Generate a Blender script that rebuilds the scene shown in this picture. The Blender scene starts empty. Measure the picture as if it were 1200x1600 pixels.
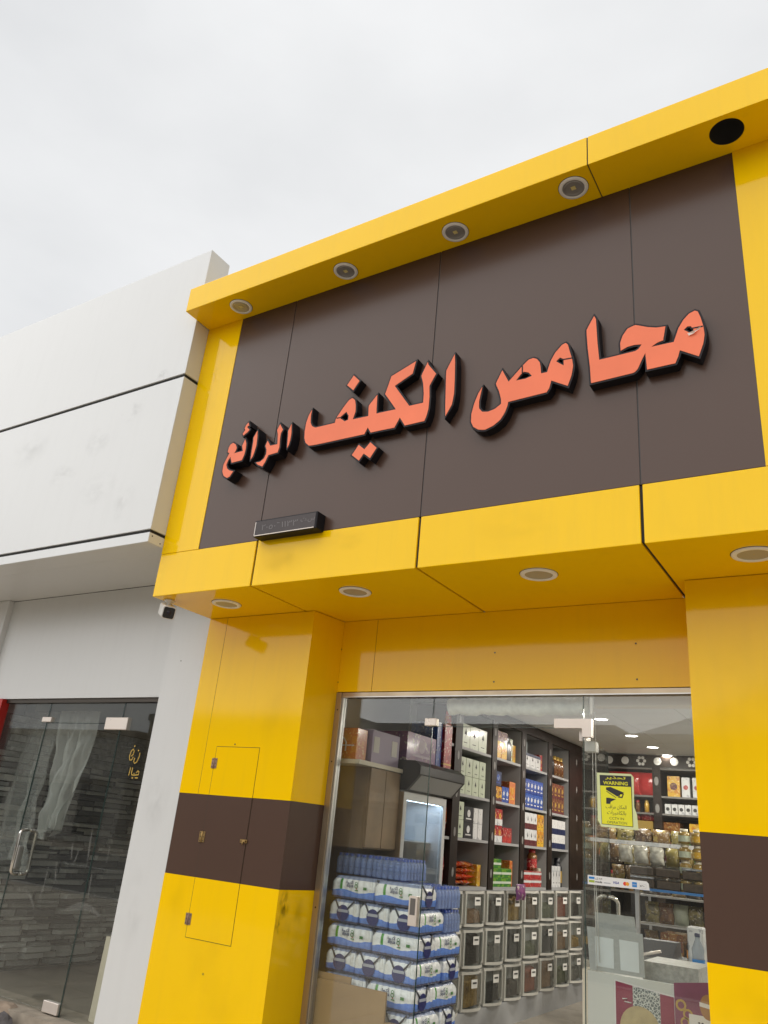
import bpy, bmesh, math, random
from mathutils import Vector, Matrix
from mathutils.geometry import tessellate_polygon
random.seed(7)
R = math.radians
SC = bpy.context.scene
COL = SC.collection

# ------------------------------------------------------------------ camera
cam_data = bpy.data.cameras.new('camera')
cam = bpy.data.objects.new('camera', cam_data)
COL.objects.link(cam)
YAW, PITCH, ROLL = -0.589906, 0.393552, 0.098310
fw = Vector((math.sin(YAW)*math.cos(PITCH), math.cos(YAW)*math.cos(PITCH), math.sin(PITCH)))
r0 = Vector((math.cos(YAW), -math.sin(YAW), 0)); u0 = r0.cross(fw)
rt = r0*math.cos(ROLL)+u0*math.sin(ROLL); up = -r0*math.sin(ROLL)+u0*math.cos(ROLL)
M = Matrix((rt, up, -fw)).transposed().to_4x4()
M.translation = (0, -3.65, 1.5)
cam.matrix_world = M
cam_data.sensor_fit = 'AUTO'; cam_data.sensor_width = 36
cam_data.lens = 1220.63/1600*36
cam_data.clip_start = 0.05; cam_data.clip_end = 2000
SC.camera = cam

# ------------------------------------------------------------------ sky and sun (overcast)
SUN_AZ, SUN_EL = R(212), R(48)     # behind the viewer's left shoulder, veiled by cloud
world = bpy.data.worlds.new('World'); SC.world = world; world.use_nodes = True
nt = world.node_tree; nt.nodes.clear()
out = nt.nodes.new('ShaderNodeOutputWorld'); bg = nt.nodes.new('ShaderNodeBackground')
sky = nt.nodes.new('ShaderNodeTexSky'); sky.sky_type = 'NISHITA'; sky.sun_disc = False
sky.sun_elevation = SUN_EL; sky.sun_rotation = SUN_AZ
tc = nt.nodes.new('ShaderNodeTexCoord'); mp = nt.nodes.new('ShaderNodeMapping'); mp.inputs['Scale'].default_value = (1, 1, 2.2)
nz = nt.nodes.new('ShaderNodeTexNoise'); nz.inputs['Scale'].default_value = 1.7; nz.inputs['Detail'].default_value = 6; nz.inputs['Roughness'].default_value = 0.5
cr = nt.nodes.new('ShaderNodeValToRGB')
cr.color_ramp.elements[0].position = 0.25; cr.color_ramp.elements[0].color = (5.0, 5.07, 5.14, 1)
cr.color_ramp.elements[1].position = 0.75; cr.color_ramp.elements[1].color = (6.8, 6.83, 6.85, 1)
mx = nt.nodes.new('ShaderNodeMix'); mx.data_type = 'RGBA'; mx.inputs['Factor'].default_value = 0.965
L = nt.links.new
L(tc.outputs['Generated'], mp.inputs['Vector']); L(mp.outputs['Vector'], nz.inputs['Vector']); L(nz.outputs['Fac'], cr.inputs['Fac'])
L(sky.outputs['Color'], mx.inputs[6]); L(cr.outputs['Color'], mx.inputs[7]); L(mx.outputs[2], bg.inputs['Color'])
bg.inputs['Strength'].default_value = 0.1
L(bg.outputs['Background'], out.inputs['Surface'])
sd = bpy.data.lights.new('sun', 'SUN'); sun = bpy.data.objects.new('sun', sd); COL.objects.link(sun)
sd.energy = 1.5; sd.angle = R(85); sd.color = (1.0, 0.98, 0.95)
sdir = Vector((math.sin(SUN_AZ)*math.cos(SUN_EL), math.cos(SUN_AZ)*math.cos(SUN_EL), math.sin(SUN_EL)))
sun.rotation_euler = sdir.to_track_quat('Z', 'Y').to_euler(); sun.location = sdir*30
vs = SC.view_settings; vs.view_transform = 'Standard'; vs.look = 'None'; vs.exposure = 0.55; vs.gamma = 1.0
vs.use_curve_mapping = False
SC.cycles.max_bounces = 10; SC.cycles.transparent_max_bounces = 24; SC.cycles.use_denoising = True
SC.cycles.caustics_reflective = False; SC.cycles.caustics_refractive = False

# ------------------------------------------------------------------ helpers
def lin(h):
    h = h.lstrip('#'); o = []
    for i in (0, 2, 4):
        c = int(h[i:i+2], 16)/255; o.append(c/12.92 if c <= .04045 else ((c+.055)/1.055)**2.4)
    return (*o, 1)
MATS = {}
def mat(name, col, rough=.5, metal=0, spec=.5, bump=0, bscale=20, var=0, vscale=3, coat=0, emit=None, estr=0, alpha=1, rvar=0, wave=0, dirt=0):
    """procedural principled material: colour variation, roughness variation, grain and slow waviness"""
    if name in MATS: return MATS[name]
    if isinstance(col, str): col = lin(col)
    m = bpy.data.materials.new(name); m.use_nodes = True; MATS[name] = m
    t = m.node_tree; p = t.nodes['Principled BSDF']; k = t.links.new
    p.inputs['Base Color'].default_value = (*col[:3], 1); p.inputs['Roughness'].default_value = rough; p.inputs['Metallic'].default_value = metal
    p.inputs['Specular IOR Level'].default_value = spec; p.inputs['Coat Weight'].default_value = coat; p.inputs['Coat Roughness'].default_value = .08
    p.inputs['Alpha'].default_value = alpha
    c = t.nodes.new('ShaderNodeTexCoord')
    if var or rvar:
        n = t.nodes.new('ShaderNodeTexNoise'); n.inputs['Scale'].default_value = vscale; n.inputs['Detail'].default_value = 5
        k(c.outputs['Object'], n.inputs['Vector'])
        if var:
            r = t.nodes.new('ShaderNodeValToRGB'); a, b = r.color_ramp.elements
            a.position, b.position = .25, .75
            a.color = (*[min(1, x*(1-var)) for x in col[:3]], 1); b.color = (*[min(1, x*(1+var)) for x in col[:3]], 1)
            k(n.outputs['Fac'], r.inputs['Fac']); src = r.outputs['Color']
            if dirt:      # faint streaks and stains with a shape of their own
                mpn = t.nodes.new('ShaderNodeMapping'); mpn.inputs['Scale'].default_value = (5, 5, .5)
                n3 = t.nodes.new('ShaderNodeTexNoise'); n3.inputs['Scale'].default_value = 2.4; n3.inputs['Detail'].default_value = 7; n3.inputs['Roughness'].default_value = .65
                k(c.outputs['Object'], mpn.inputs['Vector']); k(mpn.outputs['Vector'], n3.inputs['Vector'])
                r3 = t.nodes.new('ShaderNodeValToRGB'); r3.color_ramp.elements[0].position = .5; r3.color_ramp.elements[0].color = (0, 0, 0, 1)
                r3.color_ramp.elements[1].position = .95; r3.color_ramp.elements[1].color = (dirt, dirt, dirt, 1)
                k(n3.outputs['Fac'], r3.inputs['Fac'])
                mm = t.nodes.new('ShaderNodeMix'); mm.data_type = 'RGBA'; mm.inputs[7].default_value = (.12, .1, .075, 1)
                k(r3.outputs['Color'], mm.inputs['Factor']); k(src, mm.inputs[6]); src = mm.outputs[2]
            k(src, p.inputs['Base Color'])
        if rvar:
            r = t.nodes.new('ShaderNodeMapRange'); r.inputs['From Min'].default_value = .3; r.inputs['From Max'].default_value = .7
            r.inputs['To Min'].default_value = max(0, rough-rvar); r.inputs['To Max'].default_value = rough+rvar
            k(n.outputs['Fac'], r.inputs['Value']); k(r.outputs['Result'], p.inputs['Roughness'])
    last = None
    if wave:
        n = t.nodes.new('ShaderNodeTexNoise'); n.inputs['Scale'].default_value = 1.6; n.inputs['Detail'].default_value = 1
        b = t.nodes.new('ShaderNodeBump'); b.inputs['Strength'].default_value = 1; b.inputs['Distance'].default_value = wave
        k(c.outputs['Object'], n.inputs['Vector']); k(n.outputs['Fac'], b.inputs['Height']); last = b
    if bump:
        n = t.nodes.new('ShaderNodeTexNoise'); n.inputs['Scale'].default_value = bscale; n.inputs['Detail'].default_value = 4
        b = t.nodes.new('ShaderNodeBump'); b.inputs['Strength'].default_value = bump; b.inputs['Distance'].default_value = .01
        k(c.outputs['Object'], n.inputs['Vector']); k(n.outputs['Fac'], b.inputs['Height'])
        if last: k(last.outputs['Normal'], b.inputs['Normal'])
        last = b
    if last: k(last.outputs['Normal'], p.inputs['Normal'])
    if emit: p.inputs['Emission Color'].default_value = (*(lin(emit) if isinstance(emit, str) else emit)[:3], 1); p.inputs['Emission Strength'].default_value = estr
    return m
def glass(name, tint=(.965, .98, .97), dust=0.0, dscale=2):
    """clear sheet glass: Schlick reflection over a see-through body, with a little dust"""
    if name in MATS: return MATS[name]
    m = bpy.data.materials.new(name); m.use_nodes = True; MATS[name] = m
    t = m.node_tree; t.nodes.clear(); k = t.links.new
    o = t.nodes.new('ShaderNodeOutputMaterial'); tr = t.nodes.new('ShaderNodeBsdfTransparent'); tr.inputs['Color'].default_value = (*tint, 1)
    g = t.nodes.new('ShaderNodeBsdfGlossy'); g.inputs['Roughness'].default_value = 0.0
    lw = t.nodes.new('ShaderNodeLayerWeight'); lw.inputs['Blend'].default_value = .5
    pw = t.nodes.new('ShaderNodeMath'); pw.operation = 'POWER'; pw.inputs[1].default_value = 5
    ma = t.nodes.new('ShaderNodeMath'); ma.operation = 'MULTIPLY_ADD'; ma.inputs[1].default_value = .95; ma.inputs[2].default_value = .055
    k(lw.outputs['Facing'], pw.inputs[0]); k(pw.outputs[0], ma.inputs[0])
    ms = t.nodes.new('ShaderNodeMixShader'); k(ma.outputs[0], ms.inputs['Fac']); k(tr.outputs[0], ms.inputs[1]); k(g.outputs[0], ms.inputs[2])
    res = ms
    if dust:
        c = t.nodes.new('ShaderNodeTexCoord'); mpn = t.nodes.new('ShaderNodeMapping'); mpn.inputs['Scale'].default_value = (1, 1, .45)
        n = t.nodes.new('ShaderNodeTexNoise'); n.inputs['Scale'].default_value = dscale; n.inputs['Detail'].default_value = 6; n.inputs['Distortion'].default_value = .6
        k(c.outputs['Object'], mpn.inputs['Vector']); k(mpn.outputs['Vector'], n.inputs['Vector'])
        r = t.nodes.new('ShaderNodeMapRange'); r.inputs['From Min'].default_value = .38; r.inputs['From Max'].default_value = .75; r.inputs['To Min'].default_value = dust*.25; r.inputs['To Max'].default_value = dust
        k(n.outputs['Fac'], r.inputs['Value'])
        d = t.nodes.new('ShaderNodeBsdfDiffuse'); d.inputs['Color'].default_value = (.5, .48, .43, 1)
        m2 = t.nodes.new('ShaderNodeMixShader'); k(r.outputs['Result'], m2.inputs['Fac']); k(ms.outputs[0], m2.inputs[1]); k(d.outputs[0], m2.inputs[2]); res = m2
    k(res.outputs[0], o.inputs['Surface'])
    return m
def film(name, col, body=.35, rough=.15):
    """thin clear plastic: partly see-through, glossy, wrinkled"""
    if name in MATS: return MATS[name]
    if isinstance(col, str): col = lin(col)
    m = bpy.data.materials.new(name); m.use_nodes = True; MATS[name] = m
    t = m.node_tree; k = t.links.new; p = t.nodes['Principled BSDF']; o = t.nodes['Material Output']
    p.inputs['Base Color'].default_value = (*col[:3], 1); p.inputs['Roughness'].default_value = rough
    tr = t.nodes.new('ShaderNodeBsdfTransparent'); tr.inputs['Color'].default_value = (*[min(1, .55+.45*x) for x in col[:3]], 1)
    c = t.nodes.new('ShaderNodeTexCoord'); n = t.nodes.new('ShaderNodeTexNoise'); n.inputs['Scale'].default_value = 28; n.inputs['Detail'].default_value = 3
    b = t.nodes.new('ShaderNodeBump'); b.inputs['Strength'].default_value = .7; b.inputs['Distance'].default_value = .01
    k(c.outputs['Object'], n.inputs['Vector']); k(n.outputs['Fac'], b.inputs['Height']); k(b.outputs['Normal'], p.inputs['Normal'])
    ms = t.nodes.new('ShaderNodeMixShader'); ms.inputs['Fac'].default_value = body
    k(tr.outputs[0], ms.inputs[1]); k(p.outputs[0], ms.inputs[2]); k(ms.outputs[0], o.inputs['Surface'])
    return m

class MB:
    """collects shapes, builds ONE mesh object"""
    def __init__(s): s.v = []; s.f = []; s.sm = []
    def add(s, vs, fs, smooth=False):
        n = len(s.v); s.v += [tuple(v) for v in vs]; s.f += [tuple(i+n for i in f) for f in fs]; s.sm += [smooth]*len(fs); return s
    def box(s, x0, x1, y0, y1, z0, z1, c=0):
        if c:   # small chamfer on all edges
            bm = bmesh.new(); bmesh.ops.create_cube(bm, size=1)
            for v in bm.verts: v.co = Vector(((x0+x1)/2+v.co.x*(x1-x0), (y0+y1)/2+v.co.y*(y1-y0), (z0+z1)/2+v.co.z*(z1-z0)))
            bmesh.ops.bevel(bm, geom=bm.edges[:], offset=c, segments=1, affect='EDGES', profile=.5)
            bm.verts.index_update(); s.add([v.co[:] for v in bm.verts], [[v.index for v in f.verts] for f in bm.faces]); bm.free(); return s
        return s.add([(x0, y0, z0), (x1, y0, z0), (x1, y1, z0), (x0, y1, z0), (x0, y0, z1), (x1, y0, z1), (x1, y1, z1), (x0, y1, z1)],
                     [(0, 3, 2, 1), (4, 5, 6, 7), (0, 1, 5, 4), (1, 2, 6, 5), (2, 3, 7, 6), (3, 0, 4, 7)])
    def prism(s, poly, y0, y1, holes=(), axis='y'):
        """outline in (x, z), extruded along y (axis 'y') or outline (y, z) along x, or (x, y) along z"""
        loops = [list(poly)]+[list(h) for h in holes]; flat = [p for l in loops for p in l]
        T = tessellate_polygon([[Vector((p[0], p[1], 0)) for p in l] for l in loops]); n = len(flat)
        def P(p, d): return (p[0], d, p[1]) if axis == 'y' else ((d, p[0], p[1]) if axis == 'x' else (p[0], p[1], d))
        vs = [P(p, y0) for p in flat]+[P(p, y1) for p in flat]; fs = []
        for t in T: fs.append(tuple(t)); fs.append(tuple(i+n for i in reversed(t)))
        o = 0
        for l in loops:
            m = len(l)
            for i in range(m): j = (i+1) % m; fs.append((o+i, o+j, o+j+n, o+i+n))
            o += m
        return s.add(vs, fs)
    def tube(s, pts, r, n=10, cap=True):
        pts = [Vector(p) for p in pts]; vs = []; fs = []; ref = None
        rr = r if isinstance(r, (list, tuple)) else [r]*len(pts)
        for i, p in enumerate(pts):
            d = (pts[min(i+1, len(pts)-1)]-pts[max(i-1, 0)]).normalized()
            if ref is None: ref = Vector((0, 0, 1)) if abs(d.z) < .9 else Vector((1, 0, 0))
            a = d.cross(ref).normalized(); b = a.cross(d).normalized(); ref = b
            for j in range(n): q = 2*math.pi*j/n; vs.append(p+(a*math.cos(q)+b*math.sin(q))*rr[i])
        for i in range(len(pts)-1):
            for j in range(n): k = (j+1) % n; fs.append((i*n+j, i*n+k, (i+1)*n+k, (i+1)*n+j))
        s.add(vs, fs, True)
        if cap: o = len(s.v)-len(vs); s.f += [tuple(o+j for j in reversed(range(n))), tuple(o+(len(pts)-1)*n+j for j in range(n))]; s.sm += [False]*2
        return s
    def lathe(s, prof, n=24, loc=(0, 0, 0), axis='z', smooth=True):
        vs = []; fs = []
        for r, h in prof:
            for j in range(n):
                q = 2*math.pi*j/n; c, d = r*math.cos(q), r*math.sin(q)
                p = (c, d, h) if axis == 'z' else ((c, h, d) if axis == 'y' else (h, c, d))
                vs.append((p[0]+loc[0], p[1]+loc[1], p[2]+loc[2]))
        for i in range(len(prof)-1):
            for j in range(n): k = (j+1) % n; fs.append((i*n+j, i*n+k, (i+1)*n+k, (i+1)*n+j))
        return s.add(vs, fs, smooth)
    def disc(s, c, r, n=24, axis='y', sx=1.0):
        vs = []
        for j in range(n):
            q = 2*math.pi*j/n; a, b = r*math.cos(q)*sx, r*math.sin(q)
            vs.append((c[0]+a, c[1], c[2]+b) if axis == 'y' else ((c[0], c[1]+a, c[2]+b) if axis == 'x' else (c[0]+a, c[1]+b, c[2])))
        return s.add(vs, [tuple(range(n))])
    def mesh(s, name):
        me = bpy.data.meshes.new(name); me.from_pydata(s.v, [], s.f); me.polygons.foreach_set('use_smooth', s.sm); 
        bm = bmesh.new(); bm.from_mesh(me); bmesh.ops.recalc_face_normals(bm, faces=bm.faces); bm.to_mesh(me); bm.free()
        me.update(); return me
    def build(s, name, m, parent=None):
        """shapes are given in world metres; the mesh is stored relative to the parent's place"""
        off = Vector((0, 0, 0)); p = parent
        while p is not None: off += p.location; p = p.parent
        if parent is not None: s.v = [(v[0]-off.x, v[1]-off.y, v[2]-off.z) for v in s.v]
        o = bpy.data.objects.new(name, s.mesh(name)); COL.objects.link(o); o.parent = parent
        if m is not None: o.data.materials.append(m)
        return o
def tag(o, label, cat, group=None, kind=None):
    o['label'] = label; o['category'] = cat
    if group: o['group'] = group
    if kind: o['kind'] = kind
    return o
def thing(name, label, cat, loc=(0, 0, 0), group=None):
    o = bpy.data.objects.new(name, None); COL.objects.link(o); o.location = loc; o.empty_display_size = .1
    return tag(o, label, cat, group)
def struct(o): o['kind'] = 'structure'; return o
def copy_tree(o, parent=None):
    c = o.copy(); COL.objects.link(c); c.parent = parent
    for ch in list(o.children): copy_tree(ch, c)
    return c
def box(name, m, parent, *a, c=0): return MB().box(*a, c=c).build(name, m, parent)
ORD = ['first', 'second', 'third', 'fourth', 'fifth', 'sixth', 'seventh', 'eighth', 'ninth', 'tenth', 'eleventh', 'twelfth']
def stain(x, y, z, w, h_, col, parent, strength=.5, face='-y', seed=0, slope=0):
    """soft-edged scuff: a thin film over the panel with its own blotchy shape"""
    m = bpy.data.materials.new('scuff'); m.use_nodes = True; t = m.node_tree; k = t.links.new; t.nodes.clear()
    o = t.nodes.new('ShaderNodeOutputMaterial'); tr = t.nodes.new('ShaderNodeBsdfTransparent'); d = t.nodes.new('ShaderNodeBsdfDiffuse'); d.inputs['Color'].default_value = (*col, 1)
    c = t.nodes.new('ShaderNodeTexCoord'); n = t.nodes.new('ShaderNodeTexNoise'); n.noise_dimensions = '4D'; n.inputs['W'].default_value = seed*3.7; n.inputs['Scale'].default_value = 3.2; n.inputs['Detail'].default_value = 5
    gr_ = t.nodes.new('ShaderNodeTexGradient'); gr_.gradient_type = 'SPHERICAL'; mp_ = t.nodes.new('ShaderNodeMapping'); mp_.inputs['Location'].default_value = (-1, -1, -1); mp_.inputs['Scale'].default_value = (2, 2, 2)
    k(c.outputs['Generated'], n.inputs['Vector']); k(c.outputs['Generated'], mp_.inputs['Vector'])
    # flat sheet: the thickness axis must not push the falloff off-centre
    if face == '-y': mp_.inputs['Scale'].default_value = (2, 0, 2); mp_.inputs['Location'].default_value = (-1, 0, -1)
    else: mp_.inputs['Scale'].default_value = (0, 2, 2); mp_.inputs['Location'].default_value = (0, -1, -1)
    k(mp_.outputs['Vector'], gr_.inputs['Vector'])
    r = t.nodes.new('ShaderNodeMapRange'); r.inputs['From Min'].default_value = .42; r.inputs['From Max'].default_value = .7; k(n.outputs['Fac'], r.inputs['Value'])
    mu = t.nodes.new('ShaderNodeMath'); mu.operation = 'MULTIPLY'; k(r.outputs['Result'], mu.inputs[0]); k(gr_.outputs['Fac'], mu.inputs[1])
    m2 = t.nodes.new('ShaderNodeMath'); m2.operation = 'MULTIPLY'; m2.use_clamp = True; k(mu.outputs[0], m2.inputs[0]); m2.inputs[1].default_value = strength*.5
    ms = t.nodes.new('ShaderNodeMixShader'); k(m2.outputs[0], ms.inputs['Fac']); k(tr.outputs[0], ms.inputs[1]); k(d.outputs[0], ms.inputs[2]); k(ms.outputs[0], o.inputs['Surface'])
    b = MB()
    if face == '-y': b.add([(x-w/2, y, z-h_/2), (x+w/2, y, z-h_/2), (x+w/2, y, z+h_/2), (x-w/2, y, z+h_/2)], [(0, 1, 2, 3)])
    else: b.add([(x+slope*(v-.601), v, q) for v, q in ((y-w/2, z-h_/2), (y+w/2, z-h_/2), (y+w/2, z+h_/2), (y-w/2, z+h_/2))], [(0, 1, 2, 3)])
    return b.build('scuff_mark', m, parent)
# ---- lettering
AR = {'ا': (0xFE8D, 2), 'أ': (0xFE83, 2), 'ب': (0xFE8F, 4), 'ة': (0xFE93, 2), 'ت': (0xFE95, 4), 'ح': (0xFEA1, 4), 'د': (0xFEA9, 2), 'ذ': (0xFEAB, 2), 'ر': (0xFEAD, 2),
      'س': (0xFEB1, 4), 'ص': (0xFEB9, 4), 'ع': (0xFEC9, 4), 'ف': (0xFED1, 4), 'ق': (0xFED5, 4), 'ك': (0xFED9, 4), 'ل': (0xFEDD, 4), 'م': (0xFEE1, 4), 'ن': (0xFEE5, 4), 'و': (0xFEED, 2), 'ى': (0xFEEF, 2), 'ي': (0xFEF1, 4)}
def arabic(s):
    o = []
    for i, ch in enumerate(s):
        if ch not in AR: o.append(ch); continue
        pj = i > 0 and s[i-1] in AR and AR[s[i-1]][1] == 4; nj = i+1 < len(s) and s[i+1] in AR and AR[ch][1] == 4
        o.append(chr(AR[ch][0]+(3 if pj and nj else 1 if pj else 2 if nj else 0)))
    return ''.join(reversed(o))
def text_mb(body, w=None, h=None, bold=0.0, shear=0):
    """flat outline of a word in the x-z plane, centred on its own box, scaled to width w or height h"""
    cu = bpy.data.curves.new('lettering', 'FONT'); cu.body = body; cu.size = 1; cu.offset = bold; cu.shear = shear; cu.resolution_u = 3
    ob = bpy.data.objects.new('lettering', cu); COL.objects.link(ob); bpy.context.view_layer.update()
    me = bpy.data.meshes.new_from_object(ob.evaluated_get(bpy.context.evaluated_depsgraph_get()))
    vs = [v.co[:] for v in me.vertices]; fs = [tuple(p.vertices) for p in me.polygons]
    bpy.data.objects.remove(ob); bpy.data.curves.remove(cu); bpy.data.meshes.remove(me)
    if not vs: return MB()
    x0 = min(v[0] for v in vs); x1 = max(v[0] for v in vs); y0 = min(v[1] for v in vs); y1 = max(v[1] for v in vs)
    kx = (w/(x1-x0)) if w else None; ky = (h/(y1-y0)) if h else None
    kx = kx or ky; ky = ky or kx
    return MB().add([((v[0]-(x0+x1)/2)*kx, 0, (v[1]-(y0+y1)/2)*ky) for v in vs], fs)
def text(body, m, parent, x, y, z, w=None, h=None, bold=0.0, name='lettering', face='-y', shear=0):
    b = text_mb(body, w, h, bold, shear)
    if face == '-y': b.v = [(v[0]+x, y, v[2]+z) for v in b.v]
    else: b.v = [(x, v[0]+y, v[2]+z) for v in b.v]      # facing +x, reads along +y
    return b.build(name, m, parent)

# ------------------------------------------------------------------ materials
def printed(name, c1, c2, c3, scale=22, rough=.35, amount=.5):
    """printed card: patches and small marks of two further inks"""
    if name in MATS: return MATS[name]
    m = bpy.data.materials.new(name); m.use_nodes = True; MATS[name] = m; t = m.node_tree; k = t.links.new; p = t.nodes['Principled BSDF']; p.inputs['Roughness'].default_value = rough
    p.inputs['Coat Weight'].default_value = .4; p.inputs['Coat Roughness'].default_value = .12
    c = t.nodes.new('ShaderNodeTexCoord'); v = t.nodes.new('ShaderNodeTexVoronoi'); v.inputs['Scale'].default_value = scale; v.distance = 'CHEBYCHEV'
    n = t.nodes.new('ShaderNodeTexNoise'); n.inputs['Scale'].default_value = scale*2.2; n.inputs['Detail'].default_value = 2
    k(c.outputs['Object'], v.inputs['Vector']); k(c.outputs['Object'], n.inputs['Vector'])
    s = t.nodes.new('ShaderNodeSeparateColor'); k(v.outputs['Color'], s.inputs['Color'])
    g1 = t.nodes.new('ShaderNodeMath'); g1.operation = 'GREATER_THAN'; g1.inputs[1].default_value = 1-amount*.6; k(s.outputs['Red'], g1.inputs[0])
    g2 = t.nodes.new('ShaderNodeMath'); g2.operation = 'GREATER_THAN'; g2.inputs[1].default_value = .62; k(n.outputs['Fac'], g2.inputs[0])
    a = t.nodes.new('ShaderNodeMix'); a.data_type = 'RGBA'; a.inputs[6].default_value = (*c1, 1); a.inputs[7].default_value = (*c2, 1); k(g1.outputs[0], a.inputs['Factor'])
    b = t.nodes.new('ShaderNodeMix'); b.data_type = 'RGBA'; b.inputs[7].default_value = (*c3, 1); k(a.outputs[2], b.inputs[6]); k(g2.outputs[0], b.inputs['Factor'])
    k(b.outputs[2], p.inputs['Base Color']); return m
YEL = mat('yellow_cladding', (.95, .58, .001), .08, spec=.22, var=.03, vscale=.9, wave=.0025, dirt=.08)
BRN = mat('brown_cladding', (.082, .047, .034), .27, spec=.3, var=.03, vscale=1.2, wave=.002)
WHT = mat('white_cladding', (.66, .665, .66), .28, spec=.5, var=.015, vscale=.8, wave=.002, dirt=.06)
DARKGAP = mat('joint_backing', (.02, .018, .016), .8)
BLACK = mat('black_acrylic', (.012, .011, .014), .5, spec=.2, var=.1)
CHROME = mat('polished_steel', (.72, .69, .64), .14, metal=1)
CORAL = mat('coral_acrylic', (.88, .195, .085), .45, spec=.3, var=.07, vscale=4)
STEEL = mat('brushed_steel', (.78, .7, .63), .34, metal=.45, rvar=.08, vscale=8)
BRONZE = mat('bronze_anodised', (.44, .35, .24), .36, metal=.85, rvar=.08, vscale=6)
ALU = mat('aluminium', (.6, .59, .57), .35, metal=.9)
WPLAST = mat('white_plastic', (.72, .71, .68), .35)
GLASS = glass('shop_glass', dust=.035)
GLASSD = glass('dusty_glass', (.95, .965, .95), dust=.04, dscale=1.3)
CLEAR = glass('clear_plastic', (.9, .92, .92), dust=.1)
WPAINT = mat('white_paint', (.6, .59, .56), .7, var=.05)
CREAM = mat('cream_laminate', (.62, .56, .44), .45, var=.06)
WOODD = mat('dark_wood', (.022, .015, .012), .45, spec=.25, var=.35, vscale=9)
OAK = mat('pale_oak', (.23, .155, .085), .5, var=.25, vscale=5)
SCREW = mat('screw_metal', (.05, .045, .04), .5, metal=.6)
# ================================================================== SETTING: ground, street, far side
GRD = mat('sandy_ground', (.33, .29, .23), .9, var=.15, vscale=.3, bump=.4, bscale=30)
ASPH = mat('asphalt', (.055, .053, .05), .85, var=.2, vscale=2, bump=.5, bscale=90)
PAVE = mat('concrete_pavers', (.41, .355, .28), .8, var=.12, vscale=3, bump=.3, bscale=60)
KERB = mat('kerb_stone', (.42, .40, .36), .8, var=.1)
g = MB().box(-400, 400, -400, 400, -.35, -.15).build('ground', GRD); struct(g)
rd = MB().box(-400, 400, -19, -6.2, -.35, -.146).build('road', ASPH); struct(rd)
pv = MB().box(-40, 40, -6.0, .9, -.3, -.01).build('pavement', PAVE); struct(pv)
mbp = MB()
kb = struct(MB().box(-40, 40, -6.2, -6.0, -.3, -.002).build('kerb', KERB))
# paving slabs in front of the shops (each its own piece)
slab = None
for i in range(16):
    for j in range(9):
        x, y = -8.0+i*.6, -4.6+j*.6
        if slab is None:
            slab = MB().box(.006, .594, .006, .594, -.02, .0).build('paver', PAVE, pv); o = slab
        else:
            o = slab.copy(); COL.objects.link(o); o.parent = pv
        o.location = (x, y, 0)
line_m = mat('road_paint', (.7, .7, .66), .7, var=.1)
for i in range(9):
    o = struct(MB().box(-30+i*7, -27+i*7, -12.7, -12.55, -.146, -.142).build('lane_marking', line_m))
# the low shops across the street (they show in the glass)
FARM = [mat('far_wall_sand', (.36, .3, .22), .8, var=.08), mat('far_wall_grey', (.22, .21, .2), .8, var=.08), mat('far_wall_white', (.5, .48, .44), .8, var=.08)]
FWIN = mat('far_window', (.03, .035, .04), .1)
for i, (x0, x1, h, m, lab) in enumerate([(-72, -35, 5.3, 2, 'long white shop row across the street, beyond the sand coloured one'), (-34, -21, 6.2, 0, 'sand coloured low shop building across the street, left'), (-20.6, -9, 5.9, 1, 'grey low shop building across the street, left of the middle'),
                                   (-8.5, 4, 5.6, 2, 'white two-bay shop building directly across the street'), (4.5, 18, 4.6, 0, 'sand coloured shop building across the street, right of the middle'), (18.5, 34, 5.0, 1, 'grey shop building across the street, farthest right')]):
    t = thing('far_building', lab, 'building', ((x0+x1)/2, -25, -.15))
    w = box('wall', FARM[m], t, x0, x1, -33, -25, -.15, h)
    box('parapet', FARM[(m+1) % 3], t, x0-.1, x1+.1, -33.1, -24.9, h, h+.35)
    n = int((x1-x0)//3)
    for k in range(n):
        a = x0+.6+k*(x1-x0-1)/n
        o = box('window', FWIN, t, a, a+2.1, -25.02, -24.97, .2, 2.7)
        box('awning', FARM[(m+2) % 3], t, a-.1, a+2.2, -24.98, -24.2, 2.9, 3.05)

# ================================================================== THE YELLOW SHOP
XL, XR = -4.357, .16
ZS, ZB, ZT, ZTT = 2.937, 3.258, 5.233, 5.455
YO, YP, YLN = -.272, .601, .916
PL, PR = -3.349, -.847
shop = thing('yellow_shop_building', 'shop front clad in glossy yellow and brown panels under a white sky', 'building', (-2.1, .6, 0))
G = .008
J = [XL, -3.435, -2.186, -.909, XR]
box('panel_backing', DARKGAP, shop, XL+.02, XR-.02, .035, .06, ZS+.04, ZTT-.05)
def chamf_L(x0, x1, last=False):
    # folded cladding tray: face and underside in one piece
    poly = [(0, ZS), (0, ZB-.002), (.03, ZB-.002), (.03, ZS+.03), (.93, ZS+.03), (.93, ZS)]
    return MB().prism(poly, x0, x1, axis='x')
for i in range(4):
    a, b = J[i]+(G if i else 0), J[i+1]-(G if i < 3 else 0)
    chamf_L(a, b).build('canopy_panel', YEL, shop)
    if i: box('panel_joint', DARKGAP, shop, J[i]-G, J[i]+G, .012, .92, ZS+.012, ZB-.004)
for a, b in ((XL, -3.986), (-.334, XR)):
    box('frame_panel', YEL, shop, a, b, 0, .03, ZB+.001, ZT-.001)
JB = [-3.986, -3.435, -2.186, -.909, -.334]
for i in range(4):
    box('sign_board_panel', BRN, shop, JB[i]+(.004 if i else .001), JB[i+1]-(.004 if i < 3 else .001), .004, .03, ZB+.002, ZT-.002)
    if i: box('panel_joint', mat('joint_sealant', (.075, .068, .064), .6), shop, JB[i]-.004, JB[i]+.004, .009, .028, ZB+.003, ZT-.003)
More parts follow.
